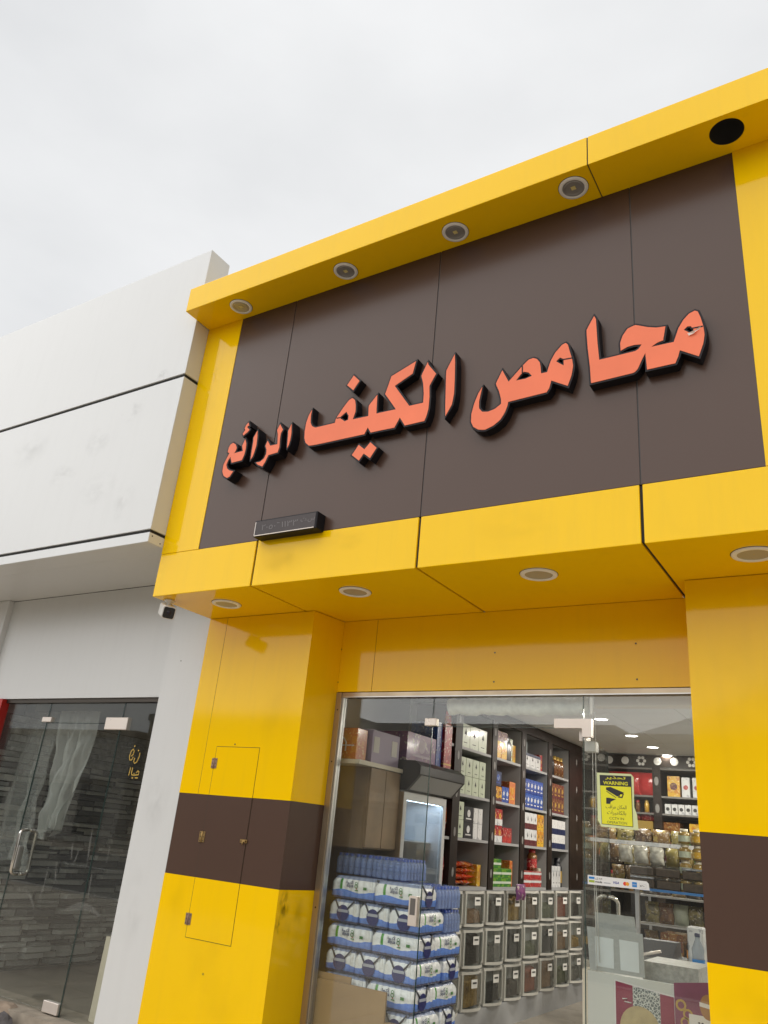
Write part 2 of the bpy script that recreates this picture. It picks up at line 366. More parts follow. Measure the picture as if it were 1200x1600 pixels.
XO = -1.075
def cut(o, cutter):
    md = o.modifiers.new('hole', 'BOOLEAN'); md.object = cutter; md.operation = 'DIFFERENCE'; md.solver = 'EXACT'
    bpy.context.view_layer.update()
    me = bpy.data.meshes.new_from_object(o.evaluated_get(bpy.context.evaluated_depsgraph_get()))
    o.modifiers.clear(); o.data = me; bpy.data.objects.remove(cutter)
oh1 = box('overhang_panel', YEL, shop, XL+.003, XO-.003, YO, .06, ZT, ZTT)
oh2 = box('overhang_panel', YEL, shop, XO+.003, XR, YO, .06, ZT, ZTT)
cutter = MB().lathe([(0, ZT-.05), (.089, ZT-.05), (.089, ZT+.16), (0, ZT+.16)], 40, (-.336, -.15, 0)).build('cutter', None)
cut(oh2, cutter)
hole = MB().lathe([(.0882, ZT+.003), (.0882, ZT+.15), (0.001, ZT+.151)], 32, (-.336, -.15, 0)).build('empty_light_hole', DARKGAP, shop)
hole['label'] = 'empty black round hole where a lamp is missing'
box('panel_joint', DARKGAP, shop, XO-.0025, XO+.0025, YO+.004, .05, ZT+.004, ZTT-.004)
# building mass behind the cladding
MASS = mat('render_coat', (.5, .47, .4), .8, var=.08)
box('parapet_wall', MASS, shop, XL+.02, XR-.02, .065, .3, ZS+.1, ZTT-.02)
box('roof', MASS, shop, XL+.02, XR-.02, .31, 7.0, 3.3, 3.5)
# pillars: yellow, brown band, yellow
def pillar(x0, x1, zb0, zb1, nm):
    p = bpy.data.objects.new('pillar', None); COL.objects.link(p); p.parent = shop; p.location = Vector(((x0+x1)/2, .8, 0))-shop.location
    k = .041 if nm == 'l' else 0     # the left pillar's inner side splays a little towards the glass
    def plan(d): return [(x0+d, YP+d), (x1-d, YP+d), (x1+k-d, .916), (x1+k-d, .995-d), (x0+d, .995-d)]
    MB().prism(plan(0), zb1+.001, ZS-.004, axis='z').build('upper_panel', YEL, p)
    MB().prism(plan(.0015), zb0, zb1, axis='z').build('band_panel', BRN, p)
    MB().prism(plan(0), 0, zb0-.001, axis='z').build('lower_panel', YEL, p)
    return p
pl = pillar(XL, PL, 1.146, 1.665, 'l'); pr = pillar(PR, XR, 1.115, 1.665, 'r')
SEAM = mat('panel_seam', (.1, .07, .015), .7)
box('panel_seam', SEAM, pl, -4.1735, -4.1715, YP-.0007, YP+.01, 1.668, ZS-.006)
# access door in the left pillar: three matching pieces, hinges, latch
AX0, AX1 = -4.064, -3.672
box('access_panel_gap', mat('panel_shadow_gap', (.03, .02, .008), .8), pl, AX0-.0045, AX1+.003, YP-.0006, YP+.01, .7895, 1.9905)
for z0, z1, m in ((.793, 1.1455, YEL), (1.1465, 1.6645, BRN), (1.6655, 1.987, YEL)):
    box('access_panel', m, pl, AX0, AX1, YP-.0025, YP+.012, z0, z1)
BRASS = mat('brass_hinge', (.38, .25, .1), .35, metal=.9)
HBR = mat('dark_bronze_hinge', (.3, .19, .14), .4, metal=.5)
for z, m in ((1.875, HBR), (1.396, BRASS), (.897, HBR)):
    b = MB()
    for s in (-1, 1): b.box(AX0+s*.014-.011, AX0+s*.014+.011, YP-.006, YP-.002, z-.034, z+.034, c=.0008)
    b.tube([(AX0, YP-.007, z-.036), (AX0, YP-.007, z+.036)], .004, 8)
    h = b.build('hinge', m, pl)
    b = MB()
    for s in (-1, 1):
        for dz in (-.024, 0, .024): b.disc((AX0+s*.015, YP-.0066, z+dz), .0042, 8)
    b.build('hinge_screws', SCREW, h)['kind'] = 'stuff'
lt = MB().box(-3.72, -3.66, YP-.007, YP-.002, 1.386, 1.408, c=.001).tube([(-3.71, YP-.012, 1.397), (-3.665, YP-.012, 1.397)], .005, 8).tube([(-3.69, YP-.014, 1.396), (-3.69, YP-.014, 1.375)], .004, 6).build('latch', BRASS, pl)
def screws(pts, parent, r=.0055):
    for x, y, z, ax in pts:
        b = MB(); b.disc((x, y, z), r, 10, ax); b.build('screw', SCREW, parent)
screws([(-3.901, YP-.001, 2.007, 'y'), (-3.864, YP-.001, .611, 'y')], pl, .006)
# lintel over the glass
for a, b in ((PL+.0425, -3.017), (-3.013, PR-.001)):
    box('lintel_panel', YEL, shop, a, b, YLN, .998, 2.424, ZS-.003)
box('panel_joint', SEAM, shop, -3.0175, -3.0125, YLN+.003, .99, 2.426, ZS-.005)
screws([(-3.307, YLN-.001, 2.493, 'y'), (-3.307, YLN-.001, 2.73, 'y'), (-2.095, YLN-.001, 2.473, 'y'), (-2.095, YLN-.001, 2.66, 'y'), (-1.2, YLN-.001, 2.47, 'y'), (-1.2, YLN-.001, 2.68, 'y')], shop, .0055)
# ------------------------------------------------------------------ shop front glazing
YG = .955
FL = .13     # inside floor level
box('head_channel', BRONZE, shop, PL+.087, PR-.001, .925, .985, 2.388, 2.420)
box('head_channel_lip', ALU, shop, PL+.092, PR-.001, .922, .9245, 2.386, 2.3925)
box('jamb_channel', BRONZE, shop, PL+.0425, PL+.086, .917, .985, .0, 2.42)
box('jamb_bead', ALU, shop, PL+.087, PL+.097, .93, .975, .0, 2.387)
screws([(PL+.064, .9165, z, 'y') for z in (2.3, 1.95, 1.05)], shop, .006)
box('threshold', mat('granite_step', (.2, .19, .18), .4, var=.3, vscale=60), shop, PL, PR, .62, 1.06, 0, FL-.002)
def pane(x0, x1, z0, z1, m=GLASS, parent=shop, y=YG, name='glass_pane'):
    return box(name, m, parent, x0, x1, y-.005, y+.005, z0, z1)
XS1, XS2 = -2.536, -1.53
pane(PL+.097, XS1-.002, FL, 2.386)
pane(XS1+.002, XS2-.002, 2.199, 2.386)
pane(XS2+.002, PR-.002, FL, 2.386)
EDGE = mat('glass_edge', (.02, .05, .045), .2)
box('glass_edge', EDGE, shop, XS1-.0025, XS1-.0005, YG-.0052, YG+.0052, FL, 2.3855)
box('glass_edge', EDGE, shop, XS2+.0005, XS2+.0035, YG-.0052, YG+.0052, FL, 2.3855)
box('glass_edge', EDGE, shop, XS1+.003, XS2-.003, YG-.0052, YG+.0052, 2.1965, 2.1985)
b = MB().prism([(-1.703, 2.25), (-1.477, 2.25), (-1.477, 2.146), (-1.532, 2.146), (-1.532, 2.196), (-1.703, 2.196)], YG-.02, YG+.02)
b.build('corner_patch_fitting', STEEL, shop)
box('patch_fitting', STEEL, shop, -2.588, -2.502, YG-.02, YG+.02, 2.2, 2.249, c=.003)
lk = box('strike_lock', STEEL, shop, -2.612, -2.553, YG-.02, YG+.02, 1.03, 1.193, c=.003)
MB().box(-2.6, -2.565, YG-.0215, YG-.0195, 1.09, 1.18).build('lock_plate', mat('lock_grey', (.16, .15, .14), .4, metal=.5), lk)
# open door leaf, swung inwards, with a pair of pull handles
door = bpy.data.objects.new('door_leaf', None); COL.objects.link(door); door.parent = shop
door.location = Vector((-1.545, .985, FL))-shop.location; door.rotation_euler = (0, 0, R(98.5))
def child_local(mb, name, m, parent):
    o = bpy.data.objects.new(name, mb.mesh(name)); COL.objects.link(o); o.parent = parent; o.data.materials.append(m); return o
child_local(MB().box(0, .95, -.005, .005, .012, 2.05), 'door_glass', GLASS, door)
child_local(MB().box(.9505, .953, -.005, .005, .012, 2.05), 'glass_edge', EDGE, door)
child_local(MB().box(.0, .16, -.02, .02, .0, .06), 'bottom_patch', STEEL, door)
child_local(MB().box(.0, .16, -.02, .02, 2.0, 2.055), 'top_patch', STEEL, door)
for s in (-1, 1):
    pts = [(.83, s*.006, .56)]+[(.83, s*(.068-.045*math.cos(q)) if False else s*(.023+.045*math.sin(q)), .60-.04*math.cos(q)) for q in [R(a) for a in range(0, 91, 15)]]
    pts += [(.83, s*(.023+.045*math.sin(q)), 1.115-.04*math.cos(q)) for q in [R(a) for a in range(90, 181, 15)]]+[(.83, s*.006, 1.155)]
    child_local(MB().tube(pts, .0125, 12), 'pull_handle', CHROME, door)

# ================================================================== THE WHITE SHOP NEXT DOOR
ws = thing('white_shop_building', 'vacant white panelled shop with dusty glass, left of the yellow shop', 'building', (-6, .7, 0))
WX = XL-.003; YW = -.143
for z0, z1 in ((3.308, 3.383), (3.408, 4.704), (4.734, 5.966)):
    # folded trays with a visible return at the right end
    box('fascia_panel', WHT, ws, -12.0, WX, YW, .08, z0, z1)
for z0, z1 in ((3.3835, 3.4075), (4.7045, 4.7335)):
    box('panel_joint', DARKGAP, ws, -12.0, WX-.012, YW+.012, .07, z0, z1)
screws([(WX+.0008, YW+.03, 3.36, 'x'), (WX+.0008, -.03, 3.33, 'x')], ws, .006)
box('soffit_panel', WHT, ws, -12.0, WX, .08, .684, 3.309, 3.34)
box('panel_joint', DARKGAP, ws, -12, WX-.01, .6875, .76, 3.3055, 3.37)  # dark backing added behind the soffit gap to stop light leaking through
box('wall_panel', WHT, ws, -7.149, -4.767, .687, .76, 2.36, 3.305)
box('pilaster_panel', WHT, ws, -4.766, -4.360, .608, 1.1, 0, 3.305)
box('pilaster_panel', WHT, ws, -7.6, -7.15, .632, 1.1, 0, 3.305)
box('side_wall', WHT, ws, -12, -7.605, .7, .9, 0, 3.305)
REDM = mat('red_cladding', (.42, .018, .012), .3, var=.08)
o = box('red_panel', REDM, ws, -7.148, -6.87, .66, .74, 0, 2.357); o['label'] = 'narrow bright red panel left of the dusty window'
screws([(-4.6, .6075, 2.62, 'y'), (-7.3, .6315, 2.75, 'y')], ws, .005)
box('head_channel', mat('dark_bronze_channel', (.07, .06, .05), .4, metal=.8), ws, -6.868, -4.767, .705, .765, 2.325, 2.358)
YD = .735
for x0, x1, z0, z1 in ((-6.866, -6.245, .12, 2.324), (-6.241, -5.282, 2.162, 2.324), (-5.278, -4.768, .12, 2.324)):
    pane(x0, x1, z0, z1, GLASSD, ws, YD)
for x, z0, z1 in ((-6.243, .12, 2.3235), (-5.280, .12, 2.3235)):
    box('glass_edge', EDGE, ws, x-.0022, x+.0022, YD-.0053, YD+.0053, z0, z1)
dl = bpy.data.objects.new('glass_door', None); COL.objects.link(dl); dl.parent = ws; dl.location = Vector((-5.28, YD, .12))-ws.location
pane(-6.2365, -5.2865, .135, 2.155, GLASSD, dl, YD, 'door_glass')
box('glass_edge', EDGE, dl, -6.2365, -5.2865, YD-.0054, YD+.0054, 2.1555, 2.1585)
box('corner_patch', STEEL, dl, -5.455, -5.19, YD-.022, YD+.022, 2.108, 2.205, c=.003)
box('top_patch', STEEL, dl, -6.295, -6.17, YD-.022, YD+.022, 2.163, 2.205, c=.003)
box('bottom_patch', STEEL, dl, -5.455, -5.285, YD-.022, YD+.022, .128, .2, c=.003)
for s in (-1, 1):
    hx = -6.125
    pts = [(hx, YD+s*.006, .965)]+[(hx, YD+s*(.03+.045*math.sin(R(a))), .995-.03*math.cos(R(a))) for a in range(0, 91, 15)]
    pts += [(hx, YD+s*(.03+.045*math.sin(R(a))), 1.265-.03*math.cos(R(a))) for a in range(90, 181, 15)]+[(hx, YD+s*.006, 1.295)]
    MB().tube(pts, .0125, 12).build('pull_handle', CHROME, dl)
b = MB().box(-6.225, -6.165, YD-.024, YD+.024, 1.0, 1.17, c=.003); b.build('door_lock', ALU, dl)
GOLD = mat('gold_vinyl', (.55, .36, .06), .4, metal=.3)
def stroke(pts, r):   # flat pen stroke in the x-z plane
    P = [Vector(p) for p in pts]; l = []; q = []
    for i, p in enumerate(P):
        d = (P[min(i+1, len(P)-1)]-P[max(i-1, 0)]).normalized(); n = Vector((-d.y, d.x)); l.append(p+n*r); q.append(p-n*r)
    return l+q[::-1]
def gz(a, b_): return (-5.123+(a-330)*.000375*1.02, 2.0-(b_-290)*.00019*1.0*2.0)
gl = MB()
def px2(a, b_):   # lettering laid out on the pane, metres from its corner
    return (-5.10+(a-340)*.00036, 1.985-(b_-300)*.00036)
for pts in ([(470, 520), (430, 590), (370, 590), (345, 500), (370, 400), (420, 360), (460, 400), (450, 470), (400, 510)], [(520, 540), (510, 620), (550, 655), (610, 620), (650, 520), (650, 430)],
            [(455, 740), (450, 820), (440, 910)], [(520, 740), (515, 850), (530, 890), (600, 900), (660, 890)], [(600, 900), (600, 850)], [(660, 890), (740, 880), (740, 820), (700, 800), (660, 850)], [(650, 950), (740, 945)], [(545, 950), (600, 955)]):
    P = [px2(*p) for p in pts]; s = stroke([Vector(p) for p in P], .0042)
    n = len(P); vs = [(p[0], YD-.0065, p[1]) for p in s]; gl.add(vs, [(i, i+1, 2*n-2-i, 2*n-1-i) for i in range(n-1)])
for a, b_ in ((445, 295), (590, 385)): p = px2(a, b_); gl.disc((p[0], YD-.0065, p[1]), .007, 8)
gl.build('gold_lettering', GOLD, ws)
box('threshold', mat('dusty_step', (.33, .28, .22), .8, var=.25, vscale=12, bump=.3), ws, -7.15, -4.766, .6, .95, 0, .118)
# inside the vacant shop
INW = mat('unpainted_plaster', (.45, .44, .41), .9, var=.2, vscale=2)
box('inner_floor', mat('cement_floor', (.2, .17, .13), .8, var=.25, vscale=3), ws, -7.6, -4.45, .952, 5.2, 0, .1)
box('inner_ceiling', INW, ws, -7.6, -4.45, .77, 5.2, 3.0, 3.05)
box('inner_back_wall', INW, ws, -7.6, -4.45, 5.2, 5.3, 0, 3.05)
box('inner_left_wall', INW, ws, -7.6, -7.0, 1.11, 5.2, .1, 3.0)
box('inner_right_wall', INW, ws, -4.45, -4.40, 1.11, 5.2, .1, 3.0)
sw = thing('stone_clad_wall', 'dark ledger stone cladding on the side wall inside the vacant shop', 'wall', (-6.97, 2.2, .15))
box('mortar_bed', mat('dark_mortar', (.01, .01, .01), .9), sw, -6.998, -6.965, .78, 4.0, .12, 2.26)
STN = [mat('slate_a', (.27, .275, .26), .75, var=.5, vscale=14, bump=.5, bscale=40), mat('slate_b', (.5, .5, .47), .75, var=.3, vscale=14, bump=.5, bscale=40), mat('slate_c', (.08, .081, .08), .75, var=.3, vscale=14, bump=.5, bscale=40)]
stone_me = {}
cnt = 0; rest = MB(); z = .14
while z < 2.2:
    h = random.choice((.035, .045, .052, .062)); y = .8+random.random()*.1
    while y < 3.9:
        l = random.uniform(.12, .46)
        d = random.uniform(.008, .085)
        key = (random.randrange(8), random.randrange(3))
        if y < 3.0 and cnt < 290:
            if key not in stone_me:
                b = MB(); j = lambda: random.uniform(-.12, .12)
                b.add([(0, 0+j()*.1, 0), (1, .03+abs(j()), .05+abs(j())*.6), (1, .97-abs(j()), .05), (0, 1, 0), (0, 0, 1), (1, .02+abs(j()), .9-abs(j())*.6), (1, .96-abs(j()), .95-abs(j())), (0, 1, 1)],
                      [(0, 3, 2, 1), (4, 5, 6, 7), (0, 1, 5, 4), (1, 2, 6, 5), (2, 3, 7, 6), (3, 0, 4, 7)])
                me = b.mesh('stone'); me.materials.append(STN[key[1]]); stone_me[key] = me
            o = bpy.data.objects.new('stone', stone_me[key]); COL.objects.link(o); o.parent = sw
            o.location = Vector((-6.965, y, z+random.uniform(-.006, .006)))-sw.location; o.scale = (d, l-random.uniform(.006, .03), h-random.uniform(.004, .016)); o.rotation_euler = (random.uniform(-.03, .03), 0, 0); cnt += 1
        else: rest.box(-6.965, -6.965+d, y, y+l-.008, z, z+h-.006)
        y += l
    z += h
o = rest.build('far_stones', STN[0], sw); o['kind'] = 'stuff'
# crumpled plastic sheet taped up behind the door
SHEET = film('dust_sheet', (.78, .8, .78), .38, .25)
def sheet(x0, x1, y, z0, z1, amp, seed, taper=1.0, nx=36, nz=26):
    rnd = random.Random(seed); ph = [rnd.uniform(0, 6.28) for _ in range(8)]; vs = []; fs = []
    for i in range(nz+1):
        t = i/nz
        for j in range(nx+1):
            s = j/nx; w = 1-(1-taper)*t
            xx = x0+(x1-x0)*(.5+(s-.5)*w)+.05*math.sin(3*t+ph[0])*t
            f = amp*(.35+t)*(math.sin(17*s+ph[1]+2*t)+.6*math.sin(31*s+ph[2]-3*t)+.5*math.sin(9*s+5*t+ph[3])+.35*math.sin(53*s+19*t+ph[5])+.3*math.sin(23*t+11*s+ph[6]))
            zz = z1+(z0-z1)*t+.06*math.sin(6*s+ph[4])*t
            vs.append((xx+.3*f, y+f, zz))
    for i in range(nz):
        for j in range(nx): a = i*(nx+1)+j; fs.append((a, a+1, a+nx+2, a+nx+1))
    return MB().add(vs, fs, True)
tag(sheet(-6.42, -5.9, .98, 1.28, 2.3, .03, 3, .38).build('plastic_sheet', SHEET), 'bunched clear plastic sheet hanging behind the dusty glass door', 'plastic sheet')
tag(sheet(-6.98, -6.42, 1.0, 1.0, 2.3, .025, 5, .9).build('plastic_sheet', film('thin_dust_sheet', (.7, .72, .7), .26, .3)), 'wide clear plastic sheet behind the left dusty pane beside the red panel', 'plastic sheet')
bd = tag(MB().prism([(-5.09, .12), (-4.98, .10), (-5.03, .654), (-5.075, .654)], .84, .87).build('pale_board', CREAM), 'pale board leaning inside the dusty window by the white pilaster', 'board')
tag(MB().box(-6.1, -5.55, 3.4, 4.0, .1, .62, c=.03).build('cement_sack', mat('sack_paper', (.25, .22, .17), .8, var=.2, bump=.5)), 'dusty sack slumped on the floor inside the vacant shop', 'sack')
# faint dried wash marks on the dusty glass
DRIP = film('whitewash', (.7, .7, .66), .10, .6)
def wash(pts, r):
    P = [Vector(p) for p in pts]; n = len(P); l = []; q = []
    for i, p in enumerate(P):
        d = (P[min(i+1, n-1)]-P[max(i-1, 0)]).normalized(); nn = Vector((-d.y, d.x)); w = r*math.sin(math.pi*(.08+.84*i/(n-1)))*random.uniform(.7, 1.3); l.append(p+nn*w); q.append(p-nn*w)
    s = l+q[::-1]
    MB().add([(p[0], YD-.0068, p[1]) for p in s], [(i, i+1, 2*n-2-i, 2*n-1-i) for i in range(n-1)]).build('wash_mark', DRIP, ws)
for k in range(9):
    x, z = -6.0+.11*k+random.uniform(-.04, .04), random.uniform(1.0, 1.5); ln = random.uniform(.12, .3); cv = random.uniform(-.05, .05)
    wash([(x+cv*(t*t), z-ln*t) for t in [j/8 for j in range(9)]], random.uniform(.006, .011))
wash([(-5.45+.4*t, .78+.05*math.sin(3*t)) for t in [j/8 for j in range(9)]], .025)
wash([(-6.0+.2*t, .86-.14*t*t) for t in [j/8 for j in range(9)]], .01)
# rubble by the vacant shop's step
RUB = mat('rubble', (.3, .23, .17), .85, var=.3, vscale=12, bump=.6, bscale=25); RUB2 = mat('rubble_dark', (.13, .12, .12), .85, var=.3, vscale=12, bump=.6, bscale=25)
for i, (x, y, z, s, m, lab) in enumerate([(-5.75, .62, .05, .13, RUB, 'tan broken block at the edge of the rubble, farthest left'), (-5.58, .5, .06, .09, RUB2, 'dark grey lump of rubble in front of the step'), (-5.86, .45, .07, .11, RUB2, 'dark rubble lump in the lower left corner'), (-5.5, .4, .04, .07, RUB, 'small tan rubble piece nearest the white pilaster')]):
    bm = bmesh.new(); bmesh.ops.create_icosphere(bm, subdivisions=2, radius=s)
    for v in bm.verts: v.co *= random.uniform(.78, 1.12); v.co.z *= .75
    bm.verts.index_update(); b = MB().add([(v.co.x+x, v.co.y+y, v.co.z+z) for v in bm.verts], [[v.index for v in f.verts] for f in bm.faces]); bm.free()
    tag(b.build('rubble_stone', m), lab, 'stone', 'rubble by the step')

# scuffs and run-off marks on the cladding
GRY = (.28, .27, .26); BRS = (.16, .09, .02)
for k, (x, z, w, hh, s) in enumerate([(-4.62, 4.78, .16, .12, .5), (-4.9, 4.5, .3, .2, .4), (-5.25, 4.3, .35, .3, .35), (-5.6, 4.05, .4, .25, .35), (-5.1, 3.85, .5, .3, .3), (-6.2, 4.4, .6, .4, .25), (-4.75, 3.7, .3, .4, .25)]):
    stain(x, YW-.001, z, w, hh, GRY, ws, s, seed=k)
stain(-4.57, .607, 1.6, .3, .5, GRY, ws, .3, seed=9); stain(-4.6, .607, .9, .3, .6, GRY, ws, .25, seed=10)
for k, (x, z, w, hh, s) in enumerate([(-3.2, 3.1, .5, .3, .3), (-2.7, 3.14, .35, .22, .25), (-1.6, 3.1, .6, .3, .15), (-4.2, 4.4, .25, .9, .15), (-4.17, 4.75, .12, .16, .4)]):
    stain(x, -.001, z, w, hh, BRS, shop, s, seed=20+k)
for k, (x, z, w, hh, s) in enumerate([(-3.8, .55, .7, .8, .2), (-4.2, 1.0, .25, .6, .15), (-3.55, 2.2, .4, .6, .15)]):
    stain(x, YP-.003, z, w, hh, BRS, pl, s, seed=30+k)
stain(PL+.001, .66, 1.06, .1, .2, (.04, .02, .01), pl, 1.6, 'x', 41, .1302); stain(PL+.001, .74, .98, .25, .35, BRS, pl, .6, 'x', 42, .1302); stain(PL+.001, .63, .95, .06, .12, (.04, .02, .01), pl, 1.6, 'x', 43, .1302)
stain(-.6, YP-.001, 2.3, .5, .8, BRS, pr, .15, seed=44); stain(-.62, YP-.001, .9, .45, .4, BRS, pr, .2, seed=45)

for o in list(shop.children)+list(ws.children):      # the folded edges of the cladding trays are slightly rounded
    if o.name.split('.')[0] in ('canopy_panel', 'overhang_panel', 'fascia_panel'):
        bv = o.modifiers.new('fold_radius', 'BEVEL'); bv.width = .0035; bv.segments = 2; bv.limit_method = 'ANGLE'; bv.angle_limit = R(40)
# ================================================================== SIGN LETTERS
LETTERS = [
  ('ain_yeh',-0.08,[(-3.789,3.95),(-3.787,3.984),(-3.777,4.01),(-3.75,4.021),(-3.721,4.002),(-3.705,3.971),(-3.709,3.948),(-3.722,3.931),(-3.641,3.933),(-3.657,3.977),(-3.637,4.028),(-3.618,3.987),(-3.615,3.945),(-3.619,3.898),(-3.634,3.858),(-3.73,3.855),(-3.752,3.906),(-3.769,3.878),(-3.778,3.847),(-3.762,3.815),(-3.733,3.795),(-3.698,3.784),(-3.724,3.745),(-3.75,3.738),(-3.785,3.76),(-3.807,3.799),(-3.808,3.853),(-3.791,3.894),(-3.77,3.939)],[]),
  ('hamza',-0.08,[(-3.633,4.163),(-3.652,4.147),(-3.663,4.121),(-3.654,4.103),(-3.673,4.077),(-3.663,4.061),(-3.625,4.082),(-3.611,4.1),(-3.636,4.121),(-3.635,4.133),(-3.621,4.134)],[]),
  ('alef_small_b',-0.08,[(-3.532,4.075),(-3.559,4.023),(-3.555,3.993),(-3.555,3.939),(-3.553,3.871),(-3.552,3.847),(-3.535,3.868),(-3.526,3.904),(-3.518,3.95),(-3.522,4.022)],[]),
  ('lam_reh',-0.08,[(-3.328,4.084),(-3.348,4.04),(-3.335,4.007),(-3.324,3.925),(-3.387,3.926),(-3.419,3.972),(-3.433,3.933),(-3.416,3.9),(-3.413,3.865),(-3.427,3.833),(-3.457,3.814),(-3.496,3.814),(-3.473,3.792),(-3.429,3.771),(-3.408,3.806),(-3.39,3.852),(-3.309,3.858),(-3.3,3.895),(-3.307,3.966),(-3.307,4.004),(-3.293,4.033)],[]),
  ('alef_small_a',-0.08,[(-3.222,4.062),(-3.245,4.012),(-3.239,3.97),(-3.234,3.905),(-3.23,3.876),(-3.218,3.899),(-3.212,3.935),(-3.211,3.987)],[]),
  ('kayf',-0.062,[(-3.074,4.151),(-3.096,4.112),(-3.11,4.056),(-3.112,3.993),(-3.106,3.934),(-3.09,3.897),(-3.057,3.868),(-2.995,3.864),(-2.611,3.864),(-2.59,3.908),(-2.573,3.88),(-2.564,3.866),(-2.503,3.866),(-2.386,3.864),(-2.353,3.928),(-2.311,3.863),(-2.172,3.865),(-2.16,3.895),(-2.149,3.946),(-2.148,4.031),(-2.155,4.113),(-2.113,4.19),(-2.174,4.272),(-2.181,4.296),(-2.222,4.202),(-2.204,4.144),(-2.193,4.067),(-2.192,4.0),(-2.29,4.0),(-2.413,4.176),(-2.286,4.236),(-2.269,4.326),(-2.448,4.258),(-2.483,4.131),(-2.39,3.998),(-2.534,4.0),(-2.543,4.142),(-2.603,4.073),(-2.597,3.995),(-2.717,3.997),(-2.702,4.052),(-2.707,4.104),(-2.718,4.144),(-2.742,4.165),(-2.768,4.155),(-2.809,4.105),(-2.85,4.045),(-2.859,4.028),(-2.863,4.002),(-3.022,4.0),(-3.053,4.018),(-3.07,4.048),(-3.076,4.101)],[[(-2.779,4.059),(-2.812,4.037),(-2.814,4.029),(-2.78,4.002),(-2.761,4.006),(-2.761,4.031)]]),
  ('feh_dot',-0.062,[(-2.753,4.344),(-2.8,4.277),(-2.743,4.223),(-2.699,4.287)],[]),
  ('yeh_dots',-0.062,[(-2.645,3.795),(-2.692,3.729),(-2.631,3.678),(-2.599,3.722),(-2.547,3.68),(-2.504,3.746),(-2.557,3.796),(-2.597,3.754)],[]),
  ('alef_large',-0.062,[(-1.991,4.301),(-2.045,4.193),(-2.039,4.066),(-2.034,3.944),(-2.028,3.866),(-1.987,3.939),(-1.977,4.014),(-1.979,4.112),(-1.984,4.236)],[]),
  ('meem_sad',-0.062,[(-1.79,4.015),(-1.814,3.978),(-1.839,3.911),(-1.854,3.843),(-1.854,3.791),(-1.837,3.752),(-1.802,3.726),(-1.759,3.717),(-1.706,3.734),(-1.665,3.763),(-1.637,3.807),(-1.623,3.848),(-1.62,3.87),(-1.39,3.878),(-1.373,3.902),(-1.362,3.948),(-1.267,3.889),(-1.245,3.951),(-1.235,4.011),(-1.241,4.06),(-1.254,4.112),(-1.265,4.163),(-1.279,4.179),(-1.301,4.172),(-1.341,4.13),(-1.366,4.085),(-1.38,4.043),(-1.388,4.012),(-1.423,4.013),(-1.426,4.056),(-1.432,4.09),(-1.45,4.118),(-1.474,4.131),(-1.503,4.126),(-1.538,4.095),(-1.573,4.059),(-1.622,4.009),(-1.665,4.098),(-1.705,4.013),(-1.681,3.955),(-1.667,3.9),(-1.666,3.868),(-1.704,3.844),(-1.746,3.835),(-1.783,3.843),(-1.804,3.871),(-1.806,3.917),(-1.798,3.967)],[[(-1.566,4.008),(-1.543,4.034),(-1.528,4.044),(-1.504,4.034),(-1.489,4.014),(-1.518,4.007)],[(-1.312,4.081),(-1.326,4.069),(-1.309,4.053),(-1.295,4.04),(-1.297,4.07)]]),
  ('meem_hah_alef',-0.062,[(-1.114,4.313),(-1.16,4.229),(-1.153,4.103),(-1.142,3.982),(-1.137,3.874),(-0.905,3.88),(-0.884,3.899),(-0.862,3.949),(-0.843,3.986),(-0.838,3.882),(-0.694,3.883),(-0.678,3.92),(-0.668,3.955),(-0.579,3.893),(-0.552,3.966),(-0.543,4.018),(-0.546,4.071),(-0.556,4.127),(-0.567,4.169),(-0.583,4.179),(-0.612,4.169),(-0.642,4.139),(-0.669,4.095),(-0.686,4.047),(-0.697,4.016),(-0.81,4.018),(-0.777,4.035),(-0.748,4.04),(-0.732,4.126),(-0.779,4.132),(-0.825,4.149),(-0.889,4.183),(-0.932,4.171),(-0.96,4.131),(-0.974,4.088),(-0.972,4.037),(-0.935,4.052),(-0.899,4.054),(-0.861,4.047),(-0.877,4.024),(-0.895,4.015),(-1.088,4.013),(-1.096,4.123),(-1.103,4.291)],[[(-0.622,4.085),(-0.634,4.075),(-0.615,4.057),(-0.603,4.045),(-0.601,4.06),(-0.611,4.082)]]),
]
SLITS = [((-2.851, 4.034), (-2.811, 4.032)), ((-1.539, 4.095), (-1.538, 4.043)), ((-1.243, 4.066), (-1.298, 4.07)), ((-0.549, 4.069), (-0.606, 4.072))]
LBL = {'ain_yeh': 'small coral letter pair at the left end of the sign', 'hamza': 'tiny peeling coral hamza above the leftmost sign letters', 'alef_small_b': 'small thin coral stroke, second upright from the sign\'s left end',
       'lam_reh': 'small coral joined letters in the middle of the sign\'s left word', 'alef_small_a': 'small thin coral stroke closing the left word on its right', 'kayf': 'largest joined coral letters in the middle of the sign',
       'feh_dot': 'single coral diamond dot above the sign\'s middle word', 'yeh_dots': 'double coral diamond dots below the sign\'s middle word', 'alef_large': 'tall coral upright stroke right of the middle word',
       'meem_sad': 'coral joined letters with hanging hook, left of the rightmost letters', 'meem_hah_alef': 'rightmost joined coral sign letters with a torn round end'}
def offset(poly, d):
    n = len(poly); a = sum(poly[i][0]*poly[(i+1) % n][1]-poly[(i+1) % n][0]*poly[i][1] for i in range(n)); s = 1 if a > 0 else -1; o = []
    for i in range(n):
        p, q, r = Vector(poly[i-1]), Vector(poly[i]), Vector(poly[(i+1) % n])
        e1 = (q-p).normalized(); e2 = (r-q).normalized(); n1 = Vector((e1.y, -e1.x))*s; n2 = Vector((e2.y, -e2.x))*s
        m = n1+n2; l = m.length
        if l < .3: m = n1*1.2
        else: m = m/l; m = m*min(1/max(.25, m.dot(n1)), 1.9)
        v = q+m*d; o.append((v.x, v.y))
    return o
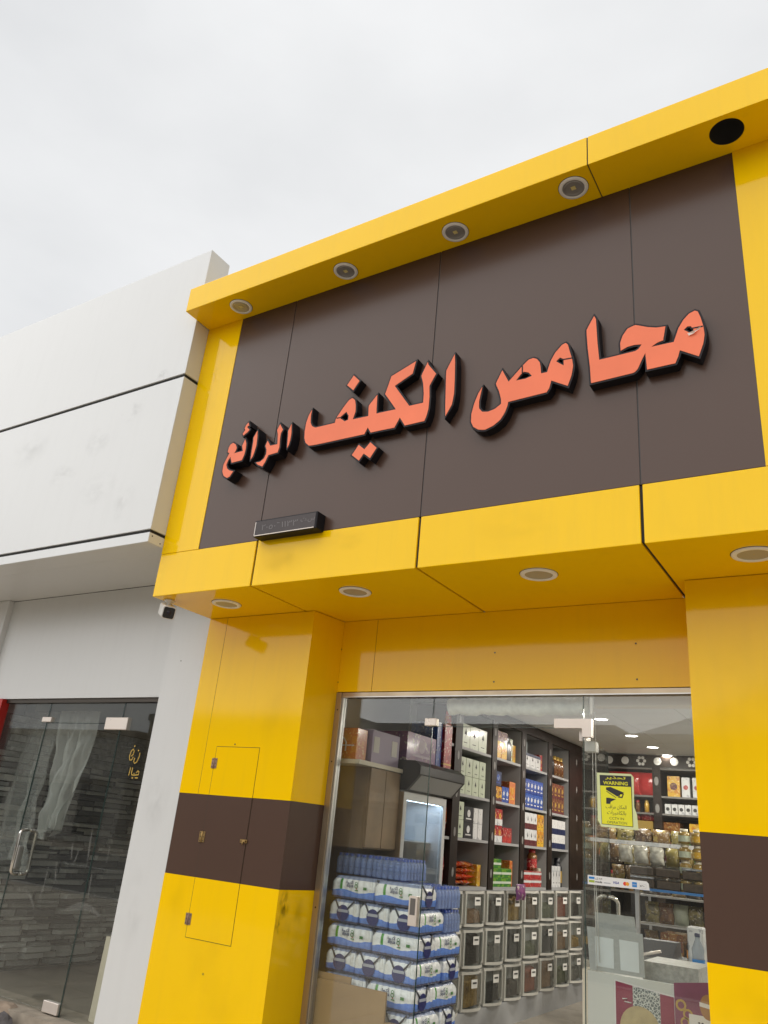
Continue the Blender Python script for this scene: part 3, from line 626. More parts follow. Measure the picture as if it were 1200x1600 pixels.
def smooth_poly(poly):   # round gentle bends, keep the sharp corners
    n = len(poly); o = []
    for i in range(n):
        p, q, r = Vector(poly[i-1]), Vector(poly[i]), Vector(poly[(i+1) % n]); a = (q-p); b = (r-q)
        ang = math.degrees(a.angle(b)) if a.length > 1e-6 and b.length > 1e-6 else 0
        if 6 < ang < 48: o += [tuple(q-a*.25), tuple(q*.82+(p+r)*.0+((q-a*.25)+(q+b*.25))*.09), tuple(q+b*.25)]
        else: o.append(tuple(q))
    return o
for n, y, poly, holes in LETTERS:
    poly = smooth_poly(poly); xs = [p[0] for p in poly]; zs = [p[1] for p in poly]
    t = thing('sign_letter', LBL[n], 'letter', (sum(xs)/len(xs), 0, min(zs)), 'raised letters of the shop sign')
    rim = .0095
    MB().prism(offset(poly, rim), y+.002, .003, [offset(h, -.002) for h in holes]).build('letter_return', BLACK, t)
    MB().prism(offset(poly, -.001), y-.001, y+.004, [offset(h, .006) for h in holes]).build('letter_face', CORAL, t)
    t_ = t
    if n in ('kayf', 'meem_sad', 'meem_hah_alef'):
        for s in SLITS:
            if min(xs) < s[0][0] < max(xs)+.01:
                st = stroke([Vector(s[0]), Vector(s[1])], .0035)
                MB().prism(st, y-.0025, y+.001).build('letter_slit', BLACK, t)
    if n == 'meem_hah_alef':
        MB().add([(-.626, y-.004, 4.046), (-.589, y-.02, 4.044), (-.587, y-.012, 4.034), (-.619, y-.006, 4.028)], [(0, 1, 2, 3)]).add([(-.604, y-.006, 4.044), (-.557, y-.014, 4.064), (-.562, y-.006, 4.056), (-.594, y-.01, 4.036)], [(0, 1, 2, 3)]).build('torn_flap', mat('torn_vinyl', (.75, .6, .52), .6), t)

# phone-number light box under the sign
db = thing('small_light_box', 'small black unlit number display box under the left sign word', 'light box', (-3.15, 0, 3.25))
MB().box(-3.405, -2.888, -.082, .003, 3.246, 3.362, c=.004).build('case', BLACK, db)
box('screen', mat('smoked_screen', (.05, .038, .038), .3, spec=.25, var=.15, vscale=6), db, -3.393, -2.9, -.0845, -.081, 3.256, 3.353)
TRIM = mat('pale_trim', (.75, .68, .62), .4)
box('trim', TRIM, db, -3.397, -2.905, -.0855, -.0815, 3.2505, 3.2555); box('trim', TRIM, db, -3.3985, -3.3935, -.0855, -.0815, 3.256, 3.35)
text(arabic('س.ت')+' ', mat('unlit_digit', (.13, .115, .115), .5), db, -2.96, -.0852, 3.31, h=.035)
text('٢٠٥٠٦١١٣٣', MATS['unlit_digit'], db, -3.19, -.0852, 3.305, w=.3, h=.04)

# ------------------------------------------------------------------ recessed lamps
LREF = mat('lamp_reflector', (.42, .42, .41), .2, metal=.5); CHIP = mat('led_chip', (.7, .6, .25), .4); TRIMW = mat('lamp_trim', (.88, .88, .87), .35)
FROST = mat('frosted_cover', (.4, .38, .3), .25)
def downlight(x, y, z, r, lab, group, deep):
    t = thing('recessed_light', lab, 'light', (x, y, z), group)
    MB().lathe([(r*.99, 0), (r, -.004), (r*.97, -.009), (r*.78, -.011), (r*.74, -.006), (r*.73, 0)], 36, (x, y, z)).build('trim_ring', TRIMW, t)
    MB().lathe([(r*1.035, -.0006), (r*.9, -.0012)], 36, (x, y, z)).build('trim_gap', DARKGAP, t)
    if deep:
        MB().lathe([(r*.76, -.007), (r*.6, -.0045), (r*.3, -.003), (.002, -.003)], 32, (x, y, z)).build('reflector', LREF, t)
        MB().box(x-r*.16, x+r*.16, y-r*.16, y+r*.16, z-.0065, z-.0035, c=.001).build('led_chip', CHIP, t)
        MB().lathe([(r*.62, -.0045), (r*.6, -.008), (r*.57, -.0045)], 28, (x, y, z)).build('inner_ring', LREF, t)
    else:
        MB().lathe([(r*.75, -.006), (r*.5, -.0045), (.002, -.004)], 32, (x, y, z)).build('frosted_cover', FROST, t)
    return t
for i, (x, y) in enumerate([(-3.89, -.13), (-2.9, -.118), (-2.015, -.122), (-1.204, -.142)]):
    downlight(x, y, ZT, .088, f'unlit recessed lamp in the top overhang, {ORD[i]} from the left', 'lamps in the top overhang', True)
for i, x in enumerate([-3.906, -2.798, -1.558, -.454]):
    downlight(x, .289, ZS, .104, f'unlit round lamp under the canopy above the door, {ORD[i]} from the left', 'lamps under the canopy', False)

# ------------------------------------------------------------------ security camera under the canopy corner
sc = thing('security_camera', 'white bullet security camera under the canopy\'s left corner', 'camera', (-4.285, .10, ZS))
MB().lathe([(.002, ZS-.001), (.036, ZS-.001), (.036, ZS-.012), (.02, ZS-.02), (.014, ZS-.045), (.002, ZS-.05)], 20, (-4.285, .10, 0)).build('mount_base', WPLAST, sc)
cd = (Vector((1.6, -3.3, .2))-Vector((-4.285, .10, ZS-.085))).normalized()
q = cd.to_track_quat('-Y', 'Z'); cc = Vector((-4.285, .10, ZS-.085))
def oriented(mb): mb.v = [tuple(q @ Vector(v)+cc) for v in mb.v]; return mb
def rrect(w, h, r, n=5):
    o = []
    for cx, cy, a0 in ((w-r, h-r, 0), (-w+r, h-r, 90), (-w+r, -h+r, 180), (w-r, -h+r, 270)):
        for k in range(n+1): a = R(a0+90*k/n); o.append((cx+r*math.cos(a), cy+r*math.sin(a)))
    return o
oriented(MB().prism(rrect(.045, .045, .015), -.065, .09)).build('housing', WPLAST, sc)
oriented(MB().prism(rrect(.039, .039, .013), -.068, -.063)).build('front_glass', mat('camera_glass', (.01, .01, .012), .12), sc)
oriented(MB().lathe([(.002, -.0715), (.013, -.0715), (.016, -.068)], 18, axis='y')).build('lens', mat('camera_lens', (.015, .01, .02), .05), sc)
oriented(MB().tube([(0, .02, .03), (0, .02, .075)], .013, 10)).build('bracket', WPLAST, sc)
# ================================================================== INSIDE THE YELLOW SHOP
XSF = -3.12                       # front of the wall shelving
box('inner_floor_bed', WPAINT, shop, -3.9, .15, 1.061, 6.9, 0, FL-.012)
TILE = mat('floor_tile', (.3, .27, .22), .25, var=.2, vscale=4)
tile = None
fl = bpy.data.objects.new('tile_floor', None); COL.objects.link(fl); fl.parent = shop
for i in range(6):
    for j in range(10):
        x, y = -3.1+i*.5, 1.1+j*.55
        if tile is None:
            o = tile = bpy.data.objects.new('floor_tile', MB().box(.003, .497, .003, .547, -.01, 0).mesh('floor_tile')); o.data.materials.append(TILE)
        else: o = tile.copy()
        COL.objects.link(o); o.parent = fl; o.location = Vector((x, y, FL))-shop.location
ZC = 2.7
CEIL = mat('ceiling_tile', (.66, .65, .61), .8, var=.04)
cl = bpy.data.objects.new('tile_ceiling', None); COL.objects.link(cl); cl.parent = shop
box('ceiling_backing', mat('ceiling_grid', (.35, .35, .34), .7), cl, -3.9, .15, 1.0, 6.9, ZC+.006, ZC+.05)
tile = None
for i in range(7):
    for j in range(10):
        x, y = -3.9+i*.6, 1.0+j*.6
        if tile is None:
            o = tile = bpy.data.objects.new('ceiling_tile', MB().box(.004, .596, .004, .596, 0, .005).mesh('ceiling_tile')); o.data.materials.append(CEIL)
        else: o = tile.copy()
        COL.objects.link(o); o.parent = cl; o.location = Vector((x, y, ZC))-shop.location
box('inner_left_wall', WPAINT, shop, -4.3, -3.9, 1.0, 7.0, 0, ZC+.05)
box('inner_right_wall', WPAINT, shop, .1, .155, 1.0, 7.0, 0, ZC+.05)
box('inner_back_wall', WPAINT, shop, -3.9, .1, 6.9, 7.0, 0, ZC+.05)
box('inner_front_wall', WPAINT, shop, -3.9, PR, 1.0, 1.02, 2.44, ZC+.05)
box('inner_pillar_lining', WPAINT, shop, -3.9, PL-.02, 1.0, 1.02, FL, 2.44)
box('inner_pillar_lining', WPAINT, shop, PR+.02, .1, 1.0, 1.02, FL, 2.44)
# lit ceiling lamps (the row the photo shows, and an unseen twin row added to brighten the right side)
LIT = mat('lit_lamp', (.9, .9, .9), .5, emit=(1, .97, .9), estr=9)
for row, (xx, ys) in enumerate([(-2.27, (3.684, 4.70, 5.54, 6.22)), (-.75, (2.2, 3.4, 4.6, 5.8))]):
    for i, y in enumerate(ys):
        t = thing('ceiling_lamp', f'lit round ceiling lamp inside the shop, {ORD[i]} from the glass front, {"left" if row == 0 else "right"} row', 'lamp', (xx, y, ZC), 'lit ceiling lamps')
        MB().lathe([(.075, 0), (.075, -.006), (.062, -.008), (.06, -.003)], 28, (xx, y, ZC)).build('trim_ring', TRIMW, t)
        MB().lathe([(.062, -.004), (.03, -.005), (.001, -.005)], 24, (xx, y, ZC)).build('lit_lens', LIT, t)
        ld = bpy.data.lights.new('lamp_light', 'AREA'); ld.shape = 'DISK'; ld.size = .12; ld.energy = 10 if row == 0 else 15; ld.color = (1, .94, .84)
        lo = bpy.data.objects.new('lamp_light', ld); COL.objects.link(lo); lo.parent = t; lo.location = (0, 0, -.012)
# rolled blind behind the transom
rb = thing('rolled_blind', 'white rolled-up blind behind the glass over the door', 'blind', (-2.0, 1.08, 2.28))
b = MB(); pts = []; n = 30
for i in range(n+1): pts.append((-2.485+.95*i/n, 1.08+.004*math.sin(i*1.7), 2.345+.004*math.sin(i*.9)))
b.tube(pts, [.052+.004*math.sin(i*2.3)+.003*math.cos(i*5) for i in range(n+1)], 16).build('blind_roll', mat('blind_fabric', (.74, .76, .68), .7, var=.18, vscale=22, bump=.5, bscale=50), rb)
box('end_bracket', WPAINT, rb, -1.527, -1.521, 1.05, 1.1, 2.3, 2.4)
rb2 = thing('rolled_blind', 'cream blind cassette behind the top of the right pane', 'blind', (-1.2, 1.05, 2.3))
MB().box(-1.49, -.86, 1.03, 1.1, 2.335, 2.40, c=.006).build('cassette', CREAM, rb2)
tag(MB().tube([(-1.475, 1.0, 2.3), (-1.47, .99, 1.9), (-1.478, .985, 1.4), (-1.46, .985, 1.0)], .0022, 6).tube([(-1.49, 1.0, 2.3), (-1.488, .99, 1.9), (-1.487, .985, 1.4), (-1.475, .985, .96)], .0018, 6).build('blind_cord', WPLAST), 'thin white looped blind cord behind the right pane', 'cord')
tag(MB().box(-1.535, -1.47, .985, 1.05, 2.07, 2.13, c=.004).build('door_sensor', WPLAST), 'small white box on the glass below the steel corner fitting', 'sensor box')

# ------------------------------------------------------------------ wall shelving on the left
SHW = mat('shelf_white', (.3, .3, .3), .5, var=.05)
OVAL = mat('printed_oval', (.2, .19, .18), .5)
sh = thing('wall_shelving', 'tall dark wood shelving with pale shelves along the left shop wall', 'shelving', (-3.4, 3.9, FL))
UPR = [(2.432, 2.56), (3.18, 3.285), (3.872, 3.98), (4.592, 4.715), (5.25, 5.72)]
LEV = [1.191, 1.559, 1.904, 2.284, 2.64]
XB = -3.52
for i, (a, b_) in enumerate(UPR):
    u = box('upright', WOODD, sh, XB, XSF, a, b_, FL+.19 if False else 1.17, ZC-.005)
    box('upright_lining', SHW, sh, XB+.01, XSF-.012, a-.006, a-.001, 1.19, 2.63) if i else None
    box('upright_lining', SHW, sh, XB+.01, XSF-.012, b_+.001, b_+.006, 1.19, 2.63)
    k = 0; z = 1.3
    while z < 2.6:
        MB().disc((XSF+.0015, (a+b_)/2, z), .036, 16, 'x', .5).build('printed_oval', OVAL, u); z += .3; k += 1
box('back_panel', SHW, sh, XB-.01, XB, 2.33, 5.72, 1.17, ZC-.005)
BAYS = [(2.56, 3.18), (3.285, 3.872), (3.98, 4.592), (4.715, 5.25)]
for a, b_ in BAYS+[(2.335, 2.432)]:
    for z in LEV: box('shelf', SHW, sh, XB, XSF-.01, a+.007, b_-.007, z-.022, z)
box('header_board', WOODD, sh, XSF-.03, XSF+.002, 2.34, 5.72, 2.6, ZC-.006)
box('lower_body', mat('bin_body', (.3, .3, .29), .5), sh, XB, XSF-.05, 2.33, 5.72, .31, 1.165)
box('counter_ledge', SHW, sh, XB, XSF+.02, 2.33, 5.72, 1.1655, 1.1685)
MARB = mat('marble_plinth', (.36, .37, .38), .2, var=.35, vscale=2.2)
box('plinth', MARB, sh, XB, XSF+.03, 2.33, 5.72, FL, .309)
# clear-front bins, three rows
CONT = [('brown', (.09, .05, .02)), ('dark seed', (.03, .022, .016)), ('green leaf', (.06, .07, .025)), ('ochre', (.28, .17, .04)), ('rust red', (.22, .05, .02)), ('grey', (.16, .15, .13)), ('black tea', (.014, .013, .013)), ('nut', (.2, .11, .05))]
BW = mat('bin_frame', (.6, .59, .54), .4); BLAB = mat('paper_label', (.75, .74, .7), .6); INK = mat('label_ink', (.03, .03, .03), .6)
ROWZ = [(.315, .585), (.61, .88), (.905, 1.163)]
proto = {}
for r, (z0, z1) in enumerate(ROWZ):
    for c in range(8):
        y0 = 2.30+c*.4145; w = .365; h = z1-z0
        cn, cc_ = CONT[(c*3+r*5+(c*r) % 3) % 8]
        t = thing('food_bin', f'clear-front white bin of {cn} contents, {["bottom", "middle", "top"][r]} row, {ORD[c]} from the left', 'bin', (XSF, y0, z0), 'clear-front bins along the left wall')
        # bowed frame: curved bottom rail, posts, top rail
        n = 8; bow = .055; P = [(bow*math.sin(math.pi*i/n)+.02, w*i/n) for i in range(n+1)]
        def rail(za, zb, th=.016, bw=1):
            b = MB()
            for i in range(n):
                (xa, ya), (xb, yb) = P[i], P[i+1]; xa *= bw; xb *= bw
                b.add([(XSF+xa-th, y0+ya, za), (XSF+xa, y0+ya, za), (XSF+xb, y0+yb, za), (XSF+xb-th, y0+yb, za), (XSF+xa-th, y0+ya, zb), (XSF+xa, y0+ya, zb), (XSF+xb, y0+yb, zb), (XSF+xb-th, y0+yb, zb)],
                      [(0, 1, 2, 3), (4, 7, 6, 5), (0, 4, 5, 1), (1, 5, 6, 2), (2, 6, 7, 3), (3, 7, 4, 0)])
            return b
        rail(z0, z0+.02).build('bottom_rail', BW, t); rail(z1-.018, z1, .02, .8).build('top_rail', BW, t)
        for ya in (0, w-.028): box('side_post', BW, t, XSF-.05, XSF+.024, y0+ya, y0+ya+.028, z0+.0205, z1-.0185)
        f = .25+.65*random.random()
        b = MB(); zt = z0+.02+(h-.05)*f; m = 7
        vs = [(XSF+.012*math.sin(math.pi*i/m)+.0, y0+.03+(w-.06)*i/m, z0+.021) for i in range(m+1)]+[(XSF+.012*math.sin(math.pi*i/m)-.004, y0+.03+(w-.06)*i/m, zt+random.uniform(-.02, .02)) for i in range(m+1)]+[(XSF-.048, y0+.03+(w-.06)*i/m, zt+.03) for i in range(m+1)]
        fs = [(i, i+1, m+2+i, m+1+i) for i in range(m)]+[(m+1+i, m+2+i, 2*m+3+i, 2*m+2+i) for i in range(m)]
        b.add(vs, fs).build('contents', mat('contents_'+cn.replace(' ', '_'), cc_, .7, var=.4, vscale=40, bump=.8, bscale=60), t)
        rail(z0+.0205, z1-.0185, .003).build('clear_front', CLEAR, t)
        yl = y0+w*.22; xl = XSF+.02+bow*math.sin(math.pi*.33)+.001; zl = z1-.1-random.uniform(0, .03)
        lb = MB().add([(xl-.002, yl, zl), (xl+.009, yl+.085, zl), (xl+.009, yl+.085, zl+.06), (xl-.002, yl, zl+.06)], [(0, 1, 2, 3)]).build('price_label', BLAB, t)
        MB().add([(xl+.0015, yl+.015, zl+.03), (xl+.0095, yl+.07, zl+.03), (xl+.0095, yl+.07, zl+.042), (xl+.0015, yl+.015, zl+.042)], [(0, 1, 2, 3)]).build('label_print', INK, lb)

# ------------------------------------------------------------------ goods on the shelves
EMB = {}
def carton(name, label, cat, y, z, w, h, d, m, mark=None, band=None, x=XSF-.03, group=None, lid=None):
    """carton standing on a shelf, front face towards +x"""
    t = thing(name, label, cat, (x-d/2, y+w/2, z), group)
    MB().box(x-d, x, y, y+w, z+.0005, z+h, c=.002).build('carton', m, t)
    if mark == 'tree':
        MB().add([(x+.001, y+w*.36, z+h*.55), (x+.001, y+w*.64, z+h*.55), (x+.001, y+w*.5, z+h*.82)], [(0, 1, 2)]).add([(x+.001, y+w*.47, z+h*.48), (x+.001, y+w*.53, z+h*.48), (x+.001, y+w*.53, z+h*.55), (x+.001, y+w*.47, z+h*.55)], [(0, 1, 2, 3)]).build('printed_tree', INK, t)
        MB().box(x, x+.0008, y+w*.3, y+w*.7, z+h*.2, z+h*.23).build('printed_line', INK, t)
    elif mark:
        MB().disc((x+.001, y+w*.5, z+h*.58), min(w, h)*.24, 14, 'x').build('printed_badge', mark, t)
        MB().box(x, x+.0008, y+w*.2, y+w*.8, z+h*.2, z+h*.28).build('printed_line', mark, t)
    if band: MB().box(x-d, x+.0012, y-.0008, y+w+.0008, z+h*band[0], z+h*band[1]).build('printed_band', band[2], t)
    return t
PALE = printed('pale_green_card', (.5, .55, .42), (.46, .5, .4), (.4, .43, .35), scale=14, amount=.3); CWH = printed('white_card', (.62, .62, .62), (.5, .52, .54), (.4, .4, .42), scale=16, amount=.3); CBK = mat('black_card', (.012, .013, .018), .4)
CYE = printed('yellow_card', (.62, .36, .03), (.5, .2, .02), (.7, .6, .3)); CBR = printed('maroon_card', (.1, .02, .03), (.16, .06, .03), (.4, .28, .12)); CBL = printed('blue_card', (.02, .05, .25), (.03, .09, .36), (.3, .36, .5)); CNV = mat('navy_card', (.012, .02, .07), .4)
COR = printed('orange_card', (.5, .13, .03), (.55, .2, .03), (.6, .35, .12), amount=.3); CRD = printed('red_card', (.4, .03, .03), (.28, .02, .03), (.6, .4, .3)); CGR = printed('green_pack', (.04, .17, .03), (.14, .3, .03), (.02, .07, .02)); CPU = printed('purple_card', (.13, .03, .14), (.2, .06, .16), (.4, .33, .3), scale=12)
PACK = printed('foil_pack_orange', (.45, .05, .02), (.5, .16, .03), (.5, .42, .36), scale=18, rough=.22); SILV = mat('silver_pack', (.4, .41, .43), .25, metal=.7, bump=.6, bscale=25)
GLD = mat('gold_print', (.5, .33, .08), .4, metal=.4); AMB = printed('amber_jar', (.16, .06, .02), (.25, .11, .03), (.4, .3, .15), rough=.2)
def row(desc, name, cat, bay, lev, y0, w, h, n, m, gap=.006, rows=1, z=None, group=None, **kw):
    """n goods side by side, piled in rows"""
    A = BAYS[bay][0] if bay is not None else 0
    for r in range(rows):
        for i in range(n):
            rr = '' if rows == 1 else (' upper row,' if r == rows-1 else ' lower row,')
            pos = '' if n == 1 else f' {ORD[i]} from left,'
            carton(name, f'{desc},{rr}{pos} {["first","second","third","fourth"][bay]} bay'.replace(',,', ','), cat, A+y0+i*(w+gap)+random.uniform(-.002, .002), (LEV[lev] if z is None else z)+r*(h+.001), w, h, .16, m, group=group or f'{desc} goods', **kw)
row('large pale box with tree print on the top shelf', 'tea_carton', 'box', 0, 3, .03, .17, .2, 3, PALE, mark='tree')
row('pale tree-print box on the second shelf down', 'tea_carton', 'box', 0, 2, .02, .128, .15, 4, PALE, rows=2, mark='tree')
row('pale tree-print box at left on the third shelf', 'tea_carton', 'box', 0, 1, .02, .13, .14, 1, PALE, rows=2, mark='tree')
row('black printed box beside pale boxes on the third shelf', 'tea_carton', 'box', 0, 1, .16, .17, .125, 1, CBK, rows=2, mark=CWH)
row('plain white box at right on the third shelf', 'tea_carton', 'box', 0, 1, .345, .085, .125, 2, CWH, rows=2)
row('yellow and maroon box on the top shelf', 'date_carton', 'box', 1, 3, .02, .13, .25, 2, CYE, band=(.62, .99, CBR), mark=GLD)
row('yellow box on the second shelf down', 'small_carton', 'box', 1, 2, .02, .085, .13, 2, CYE, band=(.0, .2, CBR), mark=CBR)
row('blue box beside yellow boxes on the second shelf', 'small_carton', 'box', 1, 2, .2, .075, .14, 2, CBL, mark=CWH)
row('orange box at the right of the second shelf', 'small_carton', 'box', 1, 2, .37, .14, .2, 1, COR, mark=CYE)
carton('small_carton', 'navy round-print box on top of yellow boxes, second shelf bay', 'box', BAYS[1][0]+.03, LEV[2]+.1325, .15, .13, .15, CNV, mark=CBL)
row('red and white box piled on the third shelf', 'small_carton', 'box', 1, 1, .01, .105, .14, 2, CRD, rows=2, band=(.0, .38, CWH), mark=CYE)
row('plain red box at right on the third shelf', 'small_carton', 'box', 1, 1, .245, .1, .13, 2, CRD)
row('green wrapped pack on the bottom shelf', 'wrapped_pack', 'pack', 1, 0, .02, .22, .075, 2, CGR, rows=2, band=(.35, .6, mat('pack_white_print', (.5, .55, .45), .4)))
carton('wrapped_pack', 'green wrapped pack topping the left pile, second shelf bay', 'pack', BAYS[1][0]+.03, LEV[0]+.153, .2, .075, .16, CGR, band=(.35, .6, MATS['pack_white_print']))
row('white box with navy lid band on the top shelf', 'tea_carton', 'box', 2, 3, .03, .14, .14, 3, CWH, band=(.8, .995, CNV), mark='tree')
row('blue box piled on the second shelf', 'small_carton', 'box', 2, 2, .02, .082, .135, 6, CBL, rows=2, mark=CWH)
row('slim white and yellow box on the third shelf', 'small_carton', 'box', 2, 1, .01, .09, .15, 4, CWH, rows=2, band=(.0, .35, CBR), mark='tree')
row('slim yellow box at right on the third shelf', 'small_carton', 'box', 2, 1, .4, .085, .15, 2, CYE, rows=2, mark='tree')
row('red boxed pack on the bottom shelf', 'wrapped_pack', 'pack', 2, 0, .02, .25, .07, 2, CRD, rows=2, band=(.55, .85, CWH))
row('white and navy box on the third shelf', 'small_carton', 'box', 3, 1, .02, .11, .14, 4, CWH, rows=2, band=(.0, .4, CNV))
row('slim white box on the bottom shelf', 'small_carton', 'box', 3, 0, .02, .075, .2, 4, CWH, mark='tree')
row('mixed maroon box on the second shelf', 'small_carton', 'box', 3, 2, .02, .1, .15, 4, CBR, rows=2, mark=GLD)
FILLM = [CYE, CRD, CBL, COR, CGR, CBR, PALE, CWH]
for bay in range(4):      # small goods closing the gaps beside the larger ones
    for lev, y0, n in ((3, .40, 2), (0, .47, 1)) if bay == 1 else (((0, .5, 1), (3, .5, 1)) if bay in (0, 2) else ()):
        for k in range(n):
            carton('small_carton', f'slim packet at the right end of the {["bottom","","","top"][lev]} shelf, {ORD[k]} in its row, {["first","second","third","fourth"][bay]} bay', 'packet', BAYS[bay][0]+y0+k*.075, LEV[lev], .065, .17+.05*((bay+k) % 2), .12, FILLM[(bay*3+k*2+lev) % 8], mark=GLD, x=XSF-.05, group='slim packets at the shelf ends')
def jar(name, label, cat, y, z, r, h, m, cap, x=XSF-.09, group=None, lab=None):
    t = thing(name, label, cat, (x, y, z), group)
    MB().lathe([(.001, .001), (r, .001), (r, h*.68), (r*.75, h*.78), (r*.6, h*.82), (r*.6, h*.84)], 18, (x, y, z)).build('jar_body', m, t)
    MB().lathe([(r*.68, h*.83), (r*.68, h), (.001, h)], 18, (x, y, z)).build('lid', cap, t)
    if lab: MB().lathe([(r+.001, h*.15), (r+.001, h*.55)], 18, (x, y, z)).build('jar_label', lab, t)
    return t
jar('sauce_jar', 'tall red-capped amber jar on the red packs, third shelf bay', 'jar', BAYS[2][0]+.42, LEV[0]+.143, .05, .2, AMB, CRD, lab=CRD)
jar('sauce_jar', 'glass jar with silver lid on the white boxes, third shelf bay', 'jar', BAYS[2][0]+.1, LEV[3]+.141, .055, .15, mat('clear_jar', (.35, .4, .4), .1), SILV)
jar('black_bottle', 'black gold-label bottle among slim white boxes, fourth shelf bay', 'bottle', BAYS[3][0]+.4, LEV[0], .05, .28, CBK, CBK, lab=GLD)
jar('silver_can', 'grey cylindrical can right of the yellow boxes, top shelf', 'can', BAYS[1][0]+.38, LEV[3], .06, .24, SILV, SILV)
for i in range(5): jar('foil_pouch_jar', f'dark gold jar on the fourth bay top shelf, {ORD[i]} from the left', 'jar', BAYS[3][0]+.07+i*.1, LEV[3], .042, .22, CBK if i < 2 else AMB, SILV if i < 2 else GLD, group='jars on the fourth bay top shelf')
def pouch_mb(w, h, d, seed):
    rnd = random.Random(seed); nx, nz_ = 9, 7; F = []
    for k in (1, -1):
        vs = []; 
        for i in range(nz_+1):
            for j in range(nx+1):
                s, t = j/nx, i/nz_; bul = (math.sin(math.pi*s)*math.sin(math.pi*t))**.5
                vs.append((k*d/2*bul+(rnd.uniform(-.004, .004) if 0 < i < nz_ else 0), (s-.5)*w+.004*math.sin(9*t+seed), t*h))
        F.append(vs)
    b = MB()
    for vs in F: b.add(vs, [(i*(nx+1)+j, i*(nx+1)+j+1, (i+1)*(nx+1)+j+1, (i+1)*(nx+1)+j) for i in range(nz_) for j in range(nx)], True)
    return b
def pouch(label, x, y, z, w, h, d, m, seed, lay=False, rz=0, group=None, cat='pouch', name='food_pouch'):
    b = pouch_mb(w, h, d, seed)
    if lay: b.v = [(v[2]-h/2, v[1], v[0]+d/2) for v in b.v]
    c, s = math.cos(rz), math.sin(rz); b.v = [(x+v[0]*c-v[1]*s, y+v[0]*s+v[1]*c, z+v[2]) for v in b.v]
    return tag(b.build(name, m), label, cat, group)
for i in range(8):
    pouch(f'orange and red foil pouch lying on the bottom shelf, {ORD[i//2]} layer up, {"left" if i % 2 == 0 else "right"}, first bay', XSF-.16, BAYS[0][0]+.14+(i % 2)*.22+.02*math.sin(i), LEV[0]+(i//2)*.045, .24, .2, .055, PACK, i, True, .2*math.sin(i*2), group='orange foil pouches in the first bay')
for i, (z, m) in enumerate([(1.195, CRD), (1.56, PACK), (1.91, CRD), (2.29, PACK)]):
    pouch(f'red foil pouch in the narrow gap beside the fridge, {ORD[3-i]} from the top', XSF-.06, 2.385, z, .085, .25, .06, m, i+20, group='pouches in the narrow gap')
# purple tag hanging in front of the bins
pouch('dark purple pouch hanging in front of the top row of bins', XSF+.12, 3.62, 1.1, .2, .13, .05, CPU, 31)

# ------------------------------------------------------------------ fridge, cabinet, cartons beside the window
fr = thing('drinks_fridge', 'upright glass-door drinks fridge glowing pale blue with black header', 'fridge', (-3.4, 1.99, FL))
FRW = mat('fridge_shell', (.4, .4, .4), .35, metal=.3); FY0, FY1 = 1.65, 2.325
b = MB().box(-3.75, -3.70, FY0, FY1, FL, 1.84).box(-3.70, XSF-.03, FY0, FY0+.035, FL, 1.84).box(-3.70, XSF-.03, FY1-.035, FY1, FL, 1.84).box(-3.70, XSF-.03, FY0+.035, FY1-.035, 1.79, 1.84).box(-3.70, XSF-.03, FY0+.035, FY1-.035, FL, FL+.2)
b.build('cabinet', FRW, fr)
box('inner_lining', mat('fridge_lining', (.42, .52, .7), .4), fr, -3.698, -3.694, FY0+.036, FY1-.036, FL+.201, 1.789)
box('lamp_strip', mat('fridge_lamp', (.8, .9, 1), .5, emit=(.62, .8, 1), estr=16), fr, XSF-.06, XSF-.04, FY0+.05, FY1-.05, 1.776, 1.788)
ld = bpy.data.lights.new('fridge_light', 'AREA'); ld.shape = 'RECTANGLE'; ld.size = .3; ld.size_y = .5; ld.energy = 1.6; ld.color = (.6, .77, 1)
lo = bpy.data.objects.new('fridge_light', ld); COL.objects.link(lo); lo.parent = fr; lo.location = Vector((-3.3, 1.99, 1.77))-fr.location
for z in (.65, .95, 1.22, 1.5):
    s = box('wire_shelf', mat('shelf_wire', (.55, .57, .6), .4), fr, -3.69, XSF-.1, FY0+.036, FY1-.036, z-.008, z)
fd = bpy.data.objects.new('fridge_door', None); COL.objects.link(fd); fd.parent = fr
FRM = mat('fridge_door_frame', (.55, .55, .54), .35)
for a in ((FY0, FY0+.045, FL+.12, 1.83), (FY1-.045, FY1, FL+.12, 1.83)): box('door_stile', FRM, fd, XSF-.028, XSF, *a)
for a in ((1.775, 1.83), (FL+.12, FL+.18)): box('door_rail', FRM, fd, XSF-.028, XSF, FY0+.0455, FY1-.0455, *a)
box('door_glass', CLEAR, fd, XSF-.018, XSF-.012, FY0+.0455, FY1-.0455, FL+.1805, 1.7745)
hd = MB().prism([(-3.7, 1.842), (-3.1, 1.842), (-2.99, 1.96), (-2.99, 2.02), (-3.04, 2.055), (-3.7, 2.055)], FY0-.01, FY1+.05).build('header', mat('black_header', (.02, .02, .021), .3), fr)
MB().add([(-3.092, FY0+.02, 1.849), (-3.092, FY1+.02, 1.849), (-2.996, FY1+.02, 1.952), (-2.996, FY0+.02, 1.952)], [(0, 1, 2, 3)]).build('header_panel', mat('grey_panel', (.3, .3, .29), .3), hd)
for i in range(12):
    jar('drink_bottle', f'pale drink bottle inside the fridge, {"lower" if i < 6 else "upper"} shelf, {ORD[i % 6]} from the left', 'bottle', FY0+.1+(i % 6)*.095, .951 if i < 6 else .651, .032, .2, [CWH, CRD, CBL, CGR, AMB, CWH][i % 6], CBL, x=XSF-.2, group='bottles in the fridge')
carton('gift_carton', 'purple carton with pale printed front on top of the fridge header', 'carton', 1.67, 2.057, .46, .215, .28, CPU, mark=mat('pale_print', (.5, .42, .5), .5), x=-3.14)
